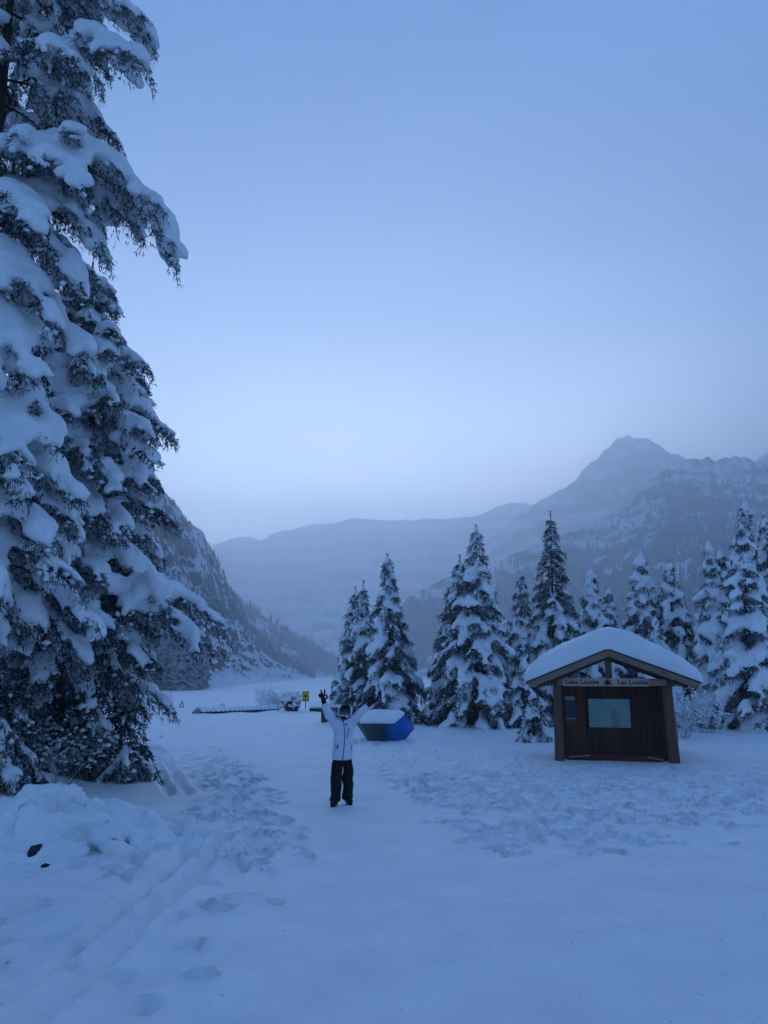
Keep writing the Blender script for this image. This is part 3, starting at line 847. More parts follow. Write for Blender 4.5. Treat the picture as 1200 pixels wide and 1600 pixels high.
# tall tree whose trunk stands just outside the frame: broad arching limbs high up
rA = random.Random(4)
limbsA = []
z = 3.4
while z < 19.5:
    f = (z - 2) / 18.5
    for i in range(5):
        az = rA.uniform(0, 6.283)
        facing = math.cos(az + .35)                    # right and towards the path
        if facing > .35 and 5.9 < z < 19: continue      # those limbs are set one by one below
        L = (3.3 * (1 - .45 * f)) * rA.uniform(.7, 1.05) * (1 if facing > -.3 else .8)
        limbsA.append((z, az, L, .22 + .1 * f, rA.uniform(.5, .75), .27 * rA.uniform(.6, 1.1)))
    z += rA.uniform(.42, .6)
for spec in [(15.6, -.05, 3.1, .15, .62, .27), (15.2, -.45, 2.7, .20, .55, .25), (13.9, -.10, 3.35, .12, .50, .27), (13.6, -.62, 2.5, .1, .55, .26), (13.3, .35, 2.4, .12, .6, .24),
             (11.7, -.12, 4.0, .34, .92, .31), (11.9, .40, 3.0, .18, .7, .26), (11.6, -.55, 2.9, .12, .70, .28), (10.9, -.05, 2.5, .05, .65, .27), (10.6, -.8, 2.6, .12, .75, .30), (10.1, -.35, 2.55, .08, .80, .30),
             (9.4, -.75, 2.4, .1, .85, .31), (9.0, -.2, 2.3, .05, .8, .29), (8.5, -.6, 2.4, .05, .85, .31), (8.0, -1.0, 2.4, .05, .85, .30), (7.6, -.3, 2.2, .0, .85, .28), (7.0, -.75, 2.4, .0, .85, .30), (6.4, -.5, 2.2, .0, .8, .27), (6.2, -1.1, 2.3, .0, .8, .27)]:
    limbsA.append(spec)
old_spruce('old_spruce', 'towering old spruce with arching snow-heaped limbs over the left of the path', -7.45, 13.0, 20.5, 201, limbsA,
           [(0, 0, 0), (-.02, 0, 3), (.02, 0, 7), (.08, 0, 11), (.02, 0, 15), (0, 0, 20.5)], .30, 1, .8, .074)
# second tree, lower and denser
rB = random.Random(9)
limbsB = []
z = .5
while z < 11.3:
    f = z / 11.8
    Lr = np.interp(z, [0, 1.2, 2.2, 3.1, 3.6, 5, 6.5, 8, 9.5, 11, 12], [1.2, 1.55, 1.9, 2.6, 2.6, 2.4, 2.35, 2.2, 1.55, .75, .15])
    for i in range(6):
        az = i * 1.047 + rB.uniform(-.35, .35) + z * 2.1
        L = Lr * rB.uniform(.72, 1.08)
        limbsB.append((z, az, L, .12 + .15 * f, rB.uniform(.42, .75), .235 * rB.uniform(.6, 1.15) * (1 if z > 2.8 else .62)))
    z += rB.uniform(.36, .5)
limbsB.append((4.3, -.12, 3.75, .05, .36, .22))
limbsB.append((3.9, -.30, 3.5, .02, .32, .20))
limbsB.append((2.3, -.15, 2.6, .02, .34, .17))
old_spruce('old_spruce', 'dense snow-draped spruce beside the towering one with low limbs reaching over the path', -7.0, 17.0, 11.8, 202, limbsB,
           [(0, 0, 0), (.03, 0, 4), (0, 0, 8), (0, 0, 11.8)], .20, 1, .8, .074, bare=.12)
garden_spruce('snowy_spruce', 'bushy young spruce at the foot of the old spruces by the bank', -7.3, 14.6, 2.3, 1.55, 118, snow=.11, dens=1.25, top=1, group='saplings under the old spruces')
garden_spruce('snowy_spruce', 'squat frosted sapling under the low limbs by the path edge', -5.65, 17.2, 1.75, 1.15, 119, snow=.09, dens=1.2, top=1, group='saplings under the old spruces')
garden_spruce('snowy_spruce', 'dark bushy sapling deep under the old spruces', -8.9, 16.5, 3.0, 1.6, 120, snow=.10, dens=1.1, top=1, group='saplings under the old spruces')

# conifers one can tell apart on the talus below the cliff
def tiny_conifer(seed):
    r = np.random.default_rng(seed); V, F = [], []; n = 9
    for t in range(8):
        z0 = .04 + .86 * t / 8; z1 = z0 + .22; rad = .15 * (1 - t / 8.6); k = len(V)
        for i in range(n):
            a = i / n * 6.283 + t; q = rad * (1 if i % 2 else .6) * r.uniform(.75, 1.2)
            V.append((math.cos(a) * q, math.sin(a) * q, z0 - .05 * (i % 2) + r.uniform(-.02, .02)))
        V.append((0, 0, min(1, z1)))
        F += [(k + i, k + (i + 1) % n, k + n) for i in range(n)]
    V2 = [(math.cos(a) * .018, math.sin(a) * .018, z) for z in (-.05, .3) for a in (0, 2.1, 4.2)]
    return np_mesh('crown', np.array(V), np.array(F)), V2
TC = [tiny_conifer(s)[0] for s in (1, 2, 3)]
for m_ in TC: m_.materials.append(M_forest)
rT = np.random.default_rng(31)
QT = []
while len(QT) < 44:
    j, i = int(rT.uniform(.36, .80) * 149), int(rT.uniform(.34, .93) * 259)
    if j / 149 < .40 + .28 * rT.random() + .12 * (i / 259): QT.append(PL[j, i])
for k, p in enumerate(QT):
    o = bpy.data.objects.new('distant_conifer', TC[k % 3]); link(o)
    h = rT.uniform(4.5, 8.5); o.location = (p[0], p[1], p[2] - .3); o.scale = (h, h, h); o.rotation_euler = (0, 0, rT.uniform(0, 6.28))
    tag(o, 'lone dark conifer standing on the snowy talus below the cliff', 'tree', 'conifers on the talus slope')

# ------------------------------------------------------------------ information kiosk
KX, KY = 5.97, 20.85
kiosk = empty('information_kiosk', (KX, KY, 0), R(-14.0))
tag(kiosk, 'dark wooden information kiosk under a thick cap of snow with a lettered name board', 'kiosk')
M_black_paint = plain('black_lettering', (0.008, 0.008, 0.009), 0.6, 0.1)
M_sign = wood('pale_sign_board', (0.40, 0.29, 0.21), (0.56, 0.42, 0.32), axis=0)
M_asphalt = plain('dark_roofing', (0.012, 0.012, 0.013), 0.9, 0.4, 20)
# local axes: x to the right along the front, y back, z up; front posts stand at y = 0
for sx, lean, w in ((-1, .02, .25), (1, .06, .28)):
    b = MB(); n = 9
    xs0 = sx * 1.385
    V = []
    for i, z in enumerate((-.25, .5, 1.2, 1.93)):
        xo = xs0 + sx * lean * (1 - z / 1.93); ww = w * (1.0 - .06 * z)
        for k in range(12):
            a = k / 12 * 6.283
            c, s_ = math.cos(a), math.sin(a)
            e = 3.6
            rr = (abs(c) ** e + abs(s_) ** e) ** (-1 / e)
            V.append((xo + c * rr * ww / 2, .05 + s_ * rr * w / 2, z))
    F = [(i * 12 + k, i * 12 + (k + 1) % 12, i * 12 + 12 + (k + 1) % 12, i * 12 + 12 + k) for i in range(3) for k in range(12)] + [tuple(reversed(range(12))), tuple(range(36, 48))]
    b.add(V, F); b.build('post', M_postw, kiosk)
for sx in (-1, 1):
    MB().box((sx * 1.40, 1.55, .84), (.22, .22, 2.18), bev=.012).build('post', M_postw, kiosk)
MB().box((0, .05, 2.015), (3.16, .20, .175), bev=.012).build('tie_beam', M_beamw, kiosk)
MB().box((0, 1.55, 2.015), (3.16, .18, .17), bev=.012).build('tie_beam', M_beamw, kiosk)
for sx in (-1, 1):
    MB().box((sx * 1.46, .80, 1.995), (.16, 2.05, .15), bev=.012).build('eave_beam', M_postw, kiosk)
    # short beam ends poking out under the eaves
    MB().box((sx * 1.72, .05, 1.995), (.27, .17, .15), bev=.012).build('beam_end', M_beamw, kiosk)
MB().box((-.10 + .06, .03, 2.36), (.17, .17, .52), bev=.012).build('king_post', M_postw, kiosk)
RA = (-.04, 2.80); EL, ER = (-2.10, 1.98), (2.10, 1.98)     # ridge and eave points in the gable plane
def slope_pt(e, f, up=0.0):
    dx, dz = e[0] - RA[0], e[1] - RA[1]; L = math.hypot(dx, dz)
    nx_, nz_ = -dz / L * (1 if dx > 0 else -1), abs(dx) / L
    return RA[0] + dx * f + nx_ * up, RA[1] + dz * f + nz_ * up
for e in (EL, ER):
    sg = 1 if e[0] > 0 else -1
    a0, a1 = slope_pt(e, 0, -.02), slope_pt(e, 1, -.02); b0, b1 = slope_pt(e, 0, .045), slope_pt(e, 1.005, .045)
    MB().prism([a0, a1, b1, b0][::sg], -.40, 2.02).build('roof_deck', M_rafterw, kiosk)
    c0, c1 = slope_pt(e, 0, .048), slope_pt(e, 1.03, .048); d0, d1 = slope_pt(e, 0, .075), slope_pt(e, 1.03, .075)
    rb = MB().prism([c0, c1, d1, d0][::sg], -.44, 2.06); rb.build('roofing', M_asphalt, kiosk)
    # barge boards, front and back
    for y0, y1 in ((-.432, -.403), (2.023, 2.05)):
        f0, f1 = slope_pt(e, 0.0, .044), slope_pt(e, 1.012, .044); g0, g1 = slope_pt(e, 0.0, -.115), slope_pt(e, 1.012, -.115)
        MB().prism([g0, g1, f1, f0][::sg], y0, y1).build('barge_board', M_beamw, kiosk)
    # rafters
    for y in (-.05, .75, 1.52):
        g0, g1 = slope_pt(e, .02, -.17), slope_pt(e, .93, -.17); f0, f1 = slope_pt(e, .02, -.022), slope_pt(e, .93, -.022)
        MB().prism([g0, g1, f1, f0][::sg], y, y + .14).build('rafter', M_rafterw, kiosk)
# plank walls: back wall a little way in, two short side walls
wall = MB().box((0, .47, .85), (2.72, .05, 2.16)).build('back_wall', M_plank, kiosk)
rk = random.Random(3)
x = -1.36; k = 0
pl_mesh = {}
while x < 1.34:
    w = rk.choice((.14, .17, .20)); w = min(w, 1.36 - x)
    if w < .05: break
    if w not in pl_mesh:
        pl_mesh[w] = MB().box((0, 0, 0), (w - .012, .028, 2.14), bev=.005).mesh('plank'); pl_mesh[w].materials.append(M_plank)
    o = obj('plank', pl_mesh[w], None, wall); o.location = (x + w / 2, .428 + rk.uniform(-.006, .004), .85)
    x += w
for sx in (-1, 1):
    sw = MB().box((sx * 1.395, .98, .85), (.04, .94, 2.16)).build('side_wall', M_plank, kiosk)
    for i in range(5):
        o = MB().box((sx * 1.428, .60 + i * .19, .85), (.024, .18, 2.14), bev=.004).build('plank', M_plank, sw)
MB().box((0, .36, .03), (2.50, .10, .26), bev=.01).build('sill_beam', M_plank, kiosk)
MB().beam((-1.15, .18, .09), (-.62, .28, .13), .06, .03).build('loose_board', M_beamw, kiosk)
MB().beam((.80, .26, .12), (1.2, .16, .07), .06, .03).build('loose_board', M_beamw, kiosk)
# lettered board
board = MB().box((-.14, -.078, 2.018), (2.16, .045, .205), bev=.006).build('name_board', M_sign, kiosk)
def lettering(text, size, cx, cz, y, parent, material, name='lettering', width=None):
    c = bpy.data.curves.new('t', 'FONT'); c.body = text; c.size = size; c.align_x = 'CENTER'; c.align_y = 'CENTER'; c.extrude = .003; c.offset = .0035; c.resolution_u = 3
    o = bpy.data.objects.new('t', c); scene.collection.objects.link(o)
    me = evaluated(o); bpy.data.objects.remove(o)
    n = len(me.vertices); co = np.empty(n * 3, np.float32); me.vertices.foreach_get('co', co); co = co.reshape(-1, 3)
    if width:
        co[:, 0] *= width / (co[:, 0].max() - co[:, 0].min())
    co = np.stack([co[:, 0] + cx, -co[:, 2] + y, co[:, 1] + cz], 1)
    me.vertices.foreach_set('co', co.astype(np.float32).ravel()); me.update(); me.name = name
    me.materials.clear()
    return obj(name, me, material, parent)
lettering('Lake', .158, -1.000, 2.020, -.1045, board, M_black_paint, width=.315)
lettering('Louise', .158, -.545, 2.020, -.1045, board, M_black_paint, width=.475)
lettering('Lac', .158, .285, 2.014, -.1045, board, M_black_paint, width=.235)
lettering('Louise', .158, .690, 2.014, -.1045, board, M_black_paint, width=.475)
# round emblem with a beaver-like hump and its waterline
em = MB()
cx, cz = -.085, 2.018
n = 22
for ro, ri, a0, a1 in ((.098, .084, R(-8), R(188)),):
    V = []
    for i in range(n + 1):
        a = a0 + (a1 - a0) * i / n
        for rr in (ro, ri):
            for y in (-.108, -.100): V.append((cx + math.cos(a) * rr, y, cz - .012 + math.sin(a) * rr * .98))
    F = []
    for i in range(n):
        k = i * 4; F += [(k, k + 4, k + 6, k + 2), (k, k + 1, k + 5, k + 4), (k + 2, k + 6, k + 7, k + 3)]
    em.add(V, F)
hump = [(-.064, -.050), (-.072, -.020), (-.058, .018), (-.030, .046), (.006, .054), (.038, .042), (.058, .014), (.062, -.016), (.080, -.034), (.108, -.040), (.104, -.058), (.06, -.066), (.02, -.06), (-.02, -.07), (-.06, -.062), (-.110, -.058), (-.112, -.044)]
em.prism([(cx + a, cz + b) for a, b in hump[::-1]], -.108, -.100)
em.build('emblem', M_black_paint, board)
# big map behind glass
def map_mat():
    m, n, l, b = mat('printed_map', 0.35)
    b.inputs['Specular IOR Level'].default_value = 0.5
    f = nnoise(n, l, 1.7, 3); f2 = nnoise(n, l, 6.0, 4)
    c = nramp(n, l, f, [(.36, (.09, .17, .15)), (.46, (.18, .29, .24)), (.54, (.11, .23, .24)), (.66, (.28, .38, .32))])
    l.new(nmix(n, l, nmath(n, l, 'MULTIPLY', f2, .35), c, (.22, .33, .28)), b.inputs['Base Color'])
    return m
panel = MB().box((-.07, .395, 1.21), (1.12, .035, .80), bev=.004).build('map_frame', M_plank, kiosk)
MB().box((-.07, .372, 1.21), (1.05, .012, .735)).build('map_sheet', map_mat(), panel)
M_pic_dark = plain('dark_photo_print', (0.012, 0.02, 0.06), 0.4, 0.6, 9, 0.4)
M_pic_red = plain('red_print', (0.11, 0.025, 0.035), 0.5, 0.3, 9, 0.4)
M_pic_pale = plain('pale_paper', (0.26, 0.25, 0.28), 0.6, 0.1)
poster = MB().box((-1.08, .395, 1.27), (.27, .018, .74), bev=.003).build('poster', plain('poster_border', (.06, .045, .06), .5, .2), kiosk)
MB().box((-1.08, .383, 1.59), (.25, .006, .09)).build('poster_heading', M_pic_pale, poster)
MB().box((-1.075, .383, 1.29), (.20, .006, .42)).build('poster_picture', M_pic_dark, poster)
MB().box((-1.075, .383, 1.055), (.25, .006, .025)).build('poster_rule', M_pic_pale, poster)
MB().box((-1.075, .383, .97), (.24, .006, .13)).build('poster_footer', M_pic_red, poster)

# the snow cap
def roof_snow():
    nu, nv = 90, 46
    V = np.zeros((nv, nu, 3)); Bt = np.zeros((nv, nu, 3))
    us = np.sin(np.linspace(-1, 1, nu) * math.pi / 2 * .999); vs_ = .5 + .5 * np.sin(np.linspace(-1, 1, nv) * math.pi / 2)
    for i, u in enumerate(us):
        e = ER if u > 0 else EL; f = abs(u)
        bx, bz = slope_pt(e, f * 1.035, .078)
        for j, v in enumerate(vs_):
            y = -.47 + v * 2.56
            eu = (1 - f ** 11) ** (1 / 2.4); ev = (1 - abs(2 * v - 1) ** 11) ** (1 / 2.4)
            ed = eu * ev
            xr = bx - RA[0]; sl_ = abs((e[1] - RA[1]) / (e[0] - RA[0]))
            ztop = RA[1] + .57 - sl_ * (math.sqrt(xr * xr + 1.1 ** 2) - 1.1) * 1.70
            wob = 1 + .04 * math.sin(u * 5 + 1) + .04 * math.sin(v * 7 + u * 3)
            th = max(0, ztop - bz) * wob * ed
            V[j, i] = (bx + (1 if u > 0 else -1) * f ** 6 * .05 * math.sin(math.pi * min(1, ed * .9)), y, bz + th)
            Bt[j, i] = (bx, y, bz)
    # lip bulging over gable and eaves
    P = V.reshape(-1, 3); nz_ = fbm(P * 1.8, 3, 71) * .05 + fbm(P * 6, 2, 72) * .016
    thk = (V[..., 2] - Bt[..., 2]).ravel()
    P[:, 2] += nz_ * sstep(.03, .25, thk)
    V = P.reshape(nv, nu, 3)
    V[:, :, 1] += (np.linspace(-1, 1, nv) ** 3)[:, None] * (.05 + .05 * fbm2(np.linspace(0, 9, nu), np.linspace(0, 9, nu) * 0, 3, 73))[None] * sstep(.0, .2, (V[..., 2] - Bt[..., 2]))
    jj, ii = np.meshgrid(np.arange(nv - 1), np.arange(nu - 1), indexing='ij'); q = (jj * nu + ii).ravel()
    top = np.stack([q, q + 1, q + 1 + nu, q + nu], 1)
    n0 = nu * nv
    bot = top[:, ::-1] + n0
    ring = [(0, i) for i in range(nu)] + [(j, nu - 1) for j in range(1, nv)] + [(nv - 1, i) for i in range(nu - 2, -1, -1)] + [(j, 0) for j in range(nv - 2, 0, -1)]
    rid = np.array([j * nu + i for j, i in ring]); nx2 = np.roll(rid, -1)
    side = np.stack([nx2, rid, rid + n0, nx2 + n0], 1)
    return np_mesh('roof_snow', np.concatenate([V.reshape(-1, 3), Bt.reshape(-1, 3)]), [top, bot, side], True)
obj('roof_snow', roof_snow(), M_snow, kiosk)

# ------------------------------------------------------------------ person with raised arms
def skinned(name, chains, material, parent, sub=2, root=0, post=None, smooth=3):
    """chains: list of lists of (x,y,z,rx[,ry]); a chain may start with an int index into earlier vertices"""
    V, E, RR = [], [], []
    for ch in chains:
        prev = None
        for p in ch:
            if isinstance(p, int):
                prev = p; continue
            V.append(p[:3]); RR.append((p[3], p[4] if len(p) > 4 else p[3]))
            if prev is not None: E.append((prev, len(V) - 1))
            prev = len(V) - 1
    me = bpy.data.meshes.new(name); me.from_pydata(V, E, []); me.update()
    o = bpy.data.objects.new(name, me); scene.collection.objects.link(o)
    sk = o.modifiers.new('skin', 'SKIN'); sk.use_smooth_shade = True; sk.branch_smoothing = .4
    for i, d in enumerate(me.skin_vertices[0].data):
        d.radius = RR[i]; d.use_root = (i == root)
    if sub:
        s = o.modifiers.new('sub', 'SUBSURF'); s.levels = sub; s.render_levels = sub
    res = evaluated(o); bpy.data.objects.remove(o); bpy.data.meshes.remove(me)
    res.name = name
    n = len(res.vertices); co = np.empty(n * 3, np.float32); res.vertices.foreach_get('co', co); co = co.reshape(-1, 3)
    if post is not None: co = post(co)
    res.vertices.foreach_set('co', co.astype(np.float32).ravel()); res.update()
    res.polygons.foreach_set('use_smooth', np.ones(len(res.polygons), bool))
    res.materials.clear()
    return obj(name, res, material, parent)

M_skin = plain('skin', (0.30, 0.17, 0.12), 0.55, 0.08)
M_jacket = plain('white_shell_cloth', (0.66, 0.70, 0.80), 0.7, 0.05, 6, bump=.15)
M_trouser = plain('black_snow_trousers', (0.006, 0.006, 0.008), 0.85, 0.3, 20)
M_boot = plain('black_boot', (0.010, 0.011, 0.014), 0.6, 0.3, 30)
M_zip = plain('navy_zip', (0.008, 0.014, 0.05), 0.5, 0.2)
M_lens = plain('dark_lens', (0.012, 0.008, 0.006), 0.15, 0.2, spec=.6)
PX, PY = -.72, 14.24
person = empty('person', (PX, PY, gh(PX, PY) + .004), 0)
tag(person, 'person in white ski jacket and black trousers with both arms raised on the path', 'person')
# shoulders, elbows, wrists (x right, y away, z up)
SL, EL_, WL = (-.165, .0, 1.385), (-.265, -.17, 1.555), (-.340, -.22, 1.745)
SR, ER_, WR = (.165, .0, 1.385), (.305, -.13, 1.555), (.455, -.15, 1.690)
HL, HR = (-.10, .0, .80), (.085, .0, .80)
FL, FR = (-.125, -.12, .075), (.085, .06, .075)
head_c = (.035, -.04, 1.575)
def mid(a, b, f=.5, off=(0, 0, 0)): return tuple(a[i] + (b[i] - a[i]) * f + off[i] for i in range(3))
body = skinned('body', [
    [(-.005, 0, .84, .12, .085), (0, .01, 1.02, .105, .075), (0, .01, 1.22, .12, .078), (0, .01, 1.37, .105, .065), (.015, -.01, 1.45, .055), (.03, -.03, 1.52, .060, .07), (.035, -.04, 1.585, .075, .09), (.035, -.035, 1.655, .055, .07)],
    [3, (*SL, .06), (*EL_, .042), (*WL, .030), (WL[0] - .02, WL[1] - .01, WL[2] + .06, .035, .02)],
    [3, (*SR, .06), (*ER_, .042), (*WR, .030), (WR[0] + .05, WR[1] - .01, WR[2] + .04, .035, .02)],
    [0, (*HL, .09), (*mid(HL, FL, .5, (.0, -.02, 0)), .06), (*FL, .04), (FL[0] - .02, FL[1] - .12, .05, .035, .03)],
    [0, (*HR, .09), (*mid(HR, FR, .5, (.0, -.02, 0)), .06), (*FR, .04), (FR[0] + .03, FR[1] - .12, .05, .035, .03)],
], M_skin, person, 2)
# face: nose, mouth, brow on the front of the head
fx, fy, fz = head_c
skinned('nose', [[(fx, fy - .078, fz + .03, .010), (fx, fy - .092, fz + .008, .013), (fx, fy - .088, fz - .004, .012)]], M_skin, body, 1)
skinned('mouth', [[(fx - .022, fy - .072, fz - .035, .005), (fx, fy - .078, fz - .035, .007), (fx + .022, fy - .072, fz - .035, .005)]], plain('lips', (.28, .11, .09), .5, .1), body, 1)
for sx in (-1, 1):
    skinned('ear', [[(fx + sx * .078, fy + .01, fz - .02, .010, .014), (fx + sx * .082, fy + .012, fz + .015, .012, .018)]], M_skin, body, 1)
# beanie and wrap-around dark glasses
def beanie(co): return co
hat = skinned('beanie', [[(fx, fy + .010, fz + .030, .094, .116), (fx, fy + .012, fz + .075, .094, .112), (fx, fy + .02, fz + .118, .06, .07)]], M_black, person, 2)
gl = MB()
V = []
for i in range(13):
    a = R(-75 + 150 * i / 12); c_, s_ = math.cos(a), math.sin(a)
    for z, k in ((fz + .050, 1.12), (fz + .020, 1.20), (fz - .012, 1.14)):
        V.append((fx + s_ * .082 * k, fy - c_ * .100 * k, z))
gl.add(V, [(i * 3 + j, i * 3 + 3 + j, i * 3 + 4 + j, i * 3 + 1 + j) for i in range(12) for j in range(2)])
gl.build('sunglasses', M_lens, person, smooth=True)
# neck gaiter over the chin
skinned('neck_gaiter', [[(fx - .01, fy + .015, fz - .135, .075, .08), (fx - .004, fy, fz - .090, .078, .090), (fx, fy - .004, fz - .062, .078, .094)]], M_black, person, 2)
# jacket
def folds(co):
    n_ = fbm(co * np.array([7, 7, 4]), 3, 55) * .015 + fbm(co * 15, 2, 56) * .006
    out_ = co.copy(); ctr = np.stack([co[:, 0] * 0, co[:, 1] * 0, co[:, 2]], 1)
    d = nrm(co - ctr); out_ += d * n_[:, None]
    return out_
jk = skinned('jacket', [
    [(-.01, 0, .735, .200, .148), (-.01, 0, .77, .198, .146), (-.005, 0, .93, .190, .136), (0, 0, 1.08, .182, .130), (0, 0, 1.22, .187, .132), (0, 0, 1.35, .160, .115), (.012, -.005, 1.435, .100, .095), (.024, -.015, 1.50, .108, .118), (.026, -.018, 1.53, .106, .116)],
    [5, (*SL, .088, .085), (*mid(SL, EL_, .55), .088), (*EL_, .082), (*mid(EL_, WL, .5), .073), (*mid(EL_, WL, .96), .066)],
    [5, (*SR, .088, .085), (*mid(SR, ER_, .55), .088), (*ER_, .082), (*mid(ER_, WR, .5), .074), (*mid(ER_, WR, .97), .067)],
], M_jacket, person, 2, post=folds)
# hood lying open round the head
hd = MB(); V = []
for i in range(17):
    a = R(-128 + 256 * i / 16)
    for (rr, z, dy) in ((.098, 1.46, .0), (.128, 1.50, .01), (.135, 1.57, .02), (.118, 1.645, .028), (.105, 1.640, .03), (.112, 1.57, .02)):
        V.append((fx - .012 + math.sin(a) * rr, fy + .02 + dy + math.cos(a) * rr * .98, z + .02 * math.cos(a)))
hd.add(V, [(i * 6 + j, i * 6 + 6 + j, i * 6 + 6 + (j + 1) % 6, i * 6 + (j + 1) % 6) for i in range(16) for j in range(6)])
hd.build('hood', M_jacket, jk, smooth=True)
def front_strip(pts, w, name, material, parent, off=.012):
    """thin strip laid on the jacket front, following its surface"""
    me = jk.data; V = []
    from mathutils.bvhtree import BVHTree
    bv = BVHTree.FromPolygons([v.co for v in me.vertices], [tuple(p.vertices) for p in me.polygons])
    L = []
    for i in range(len(pts) - 1):
        for f in np.linspace(0, 1, 8, endpoint=(i == len(pts) - 2)):
            L.append((pts[i][0] + (pts[i + 1][0] - pts[i][0]) * f, pts[i][1] + (pts[i + 1][1] - pts[i][1]) * f))
    for k, (x_, z_) in enumerate(L):
        for s_ in (-1, 1):
            h = bv.ray_cast(Vector((x_ + s_ * w / 2, -2, z_)), Vector((0, 1, 0)))
            y_ = h[0].y if h[0] else -.12
            V += [(x_ + s_ * w / 2, y_ - off, z_), (x_ + s_ * w / 2, y_ + .01, z_)]
    F = []
    for k in range(len(L) - 1):
        b_ = k * 4; F += [(b_, b_ + 2, b_ + 6, b_ + 4), (b_ + 1, b_, b_ + 4, b_ + 5), (b_ + 2, b_ + 3, b_ + 7, b_ + 6)]
    MB().add(V, F).build(name, material, parent)
front_strip([(-.005, .735), (.012, .86), (.022, 1.0), (.028, 1.15), (.022, 1.30), (.006, 1.36), (.000, 1.46)], .013, 'front_zip', M_zip, jk, .006)
front_strip([(.065, 1.12), (.085, 1.20), (.098, 1.29)], .012, 'pocket_zip', M_zip, jk, .006)
front_strip([(.045, 1.365), (.062, 1.335)], .028, 'chest_badge', M_zip, jk, .006)
front_strip([(.150, .90), (.152, .99)], .010, 'pocket_zip', M_zip, jk, .006)
# dark green leafy motif on the lower right panel
M_leaf = plain('dark_green_print', (0.015, 0.05, 0.035), 0.7, 0.3)
lf = [((-.105, .955), (-.095, 1.03)), ((-.105, .955), (-.145, .99)), ((-.105, .955), (-.065, .985)), ((-.105, .955), (-.135, .935)), ((-.105, .955), (-.08, .925)), ((-.13, .905), (-.075, .908))]
for a_, b_ in lf: front_strip([a_, b_], .014, 'printed_motif', M_leaf, jk, .005)
# trousers
def tfold(co):
    n_ = fbm(co * np.array([9, 9, 7]), 3, 65) * .024
    c_ = np.where(co[:, :1] < -.012, -.115, .085); ctr = np.concatenate([c_, co[:, :1] * 0, co[:, 2:]], 1)
    return co + nrm(co - ctr) * n_[:, None]
skinned('trousers', [
    [(-.01, 0, .98, .135, .095), (-.01, 0, .80, .150, .112)],
    [1, (HL[0] + .005, 0, .72, .098, .108), (*mid(HL, FL, .45, (0, -.015, 0)), .100, .105), (*mid(HL, FL, .8, (0, 0, 0)), .095, .10), (FL[0], FL[1] + .01, .10, .094, .102), (FL[0], FL[1] + .01, .055, .096, .108)],
    [1, (HR[0] + .005, 0, .72, .098, .108), (*mid(HR, FR, .45, (0, -.015, 0)), .100, .105), (*mid(HR, FR, .8, (0, 0, 0)), .095, .10), (FR[0], FR[1] + .01, .10, .094, .102), (FR[0], FR[1] + .01, .055, .096, .108)],
], M_trouser, person, 2, post=tfold)
for (bx_, by_, dx_) in ((FL[0], FL[1], -.035), (FR[0], FR[1], .06)):
    bt = skinned('boot', [[(bx_, by_ + .03, .14, .065), (bx_, by_ + .03, .060, .070, .064), (bx_ + dx_ * .6, by_ - .10, .055, .064, .054), (bx_ + dx_, by_ - .20, .048, .054, .044)]], M_boot, person, 2)
    sl = MB().tube([(bx_, by_ + .07, .012), (bx_ + dx_ * .6, by_ - .09, .012), (bx_ + dx_ * 1.05, by_ - .20, .014)], [.045, .05, .035], 8)
    for i, v in enumerate(sl.V): sl.V[i] = (v[0], v[1], .012 + (v[2] - .012) * .28)
    sl.build('sole', M_black, bt, smooth=True)
# gloves: five fingers each; left makes a V, right is open
def glove(W, E, side, curls, spread, palm_n):
    W, E = Vector(W), Vector(E); d = (W - E).normalized()
    n_ = Vector(palm_n); n_ = (n_ - d * n_.dot(d)).normalized(); s_ = d.cross(n_).normalized() * side
    base = W + d * .02
    ch = [[(*(W - d * .05), .058, .054), (*base, .052, .046), (*(base + d * .05), .060, .036), (*(base + d * .09), .060, .033)]]
    lens = (.098, .106, .098, .078)
    for i in range(4):
        o = (i - 1.5) * .030; root_ = base + d * .088 + s_ * o
        dd = (d + s_ * spread[i]).normalized(); L = lens[i]; c = curls[i]
        p1 = root_ + dd * L * .42 + n_ * c * .012
        if c > .6:
            p2 = p1 + (n_ * .8 + dd * .15) * L * .35; p3 = p2 + (-dd * .8 + n_ * .2) * L * .4
        else:
            p2 = p1 + (dd + n_ * c * .5).normalized() * L * .35; p3 = p2 + (dd + n_ * c).normalized() * L * .28
        ch.append([(*(root_ - dd * .03), .015), (*p1, .015), (*p2, .014), (*p3, .012)])
    th = base + d * .02 - s_ * .058
    ch.append([(*(base + d * .01 - s_ * .02), .022), (*th, .020), (*(th + (d * .7 - s_ * .5) * .045 + n_ * .015), .018), (*(th + (d * .9 - s_ * .2) * .085 + n_ * .03), .015)])
    me_all = None
    parts = [skinned('glove', [c_], M_black, None, 2) for c_ in ch]
    V, F = [], []
    for p in parts:
        k = len(V); V += [tuple(v.co) for v in p.data.vertices]; F += [tuple(i + k for i in q_.vertices) for q_ in p.data.polygons]
        m_ = p.data; bpy.data.objects.remove(p); bpy.data.meshes.remove(m_)
    # weld palm and fingers into one skin
    me = bpy.data.meshes.new('glove'); me.from_pydata(V, [], F); me.update()
    o = bpy.data.objects.new('glove', me); scene.collection.objects.link(o)
    rm = o.modifiers.new('r', 'REMESH'); rm.mode = 'VOXEL'; rm.voxel_size = .004; rm.use_smooth_shade = True
    res = evaluated(o); bpy.data.objects.remove(o); bpy.data.meshes.remove(me)
    res.name = 'glove'; res.materials.clear()
    return obj('glove', res, M_black, person)
glove(WL, (WL[0] + .035, WL[1], WL[2] - .12), -1, (.05, .05, 1.0, 1.0), (-.30, .12, .1, .15), (0, -1, 0))
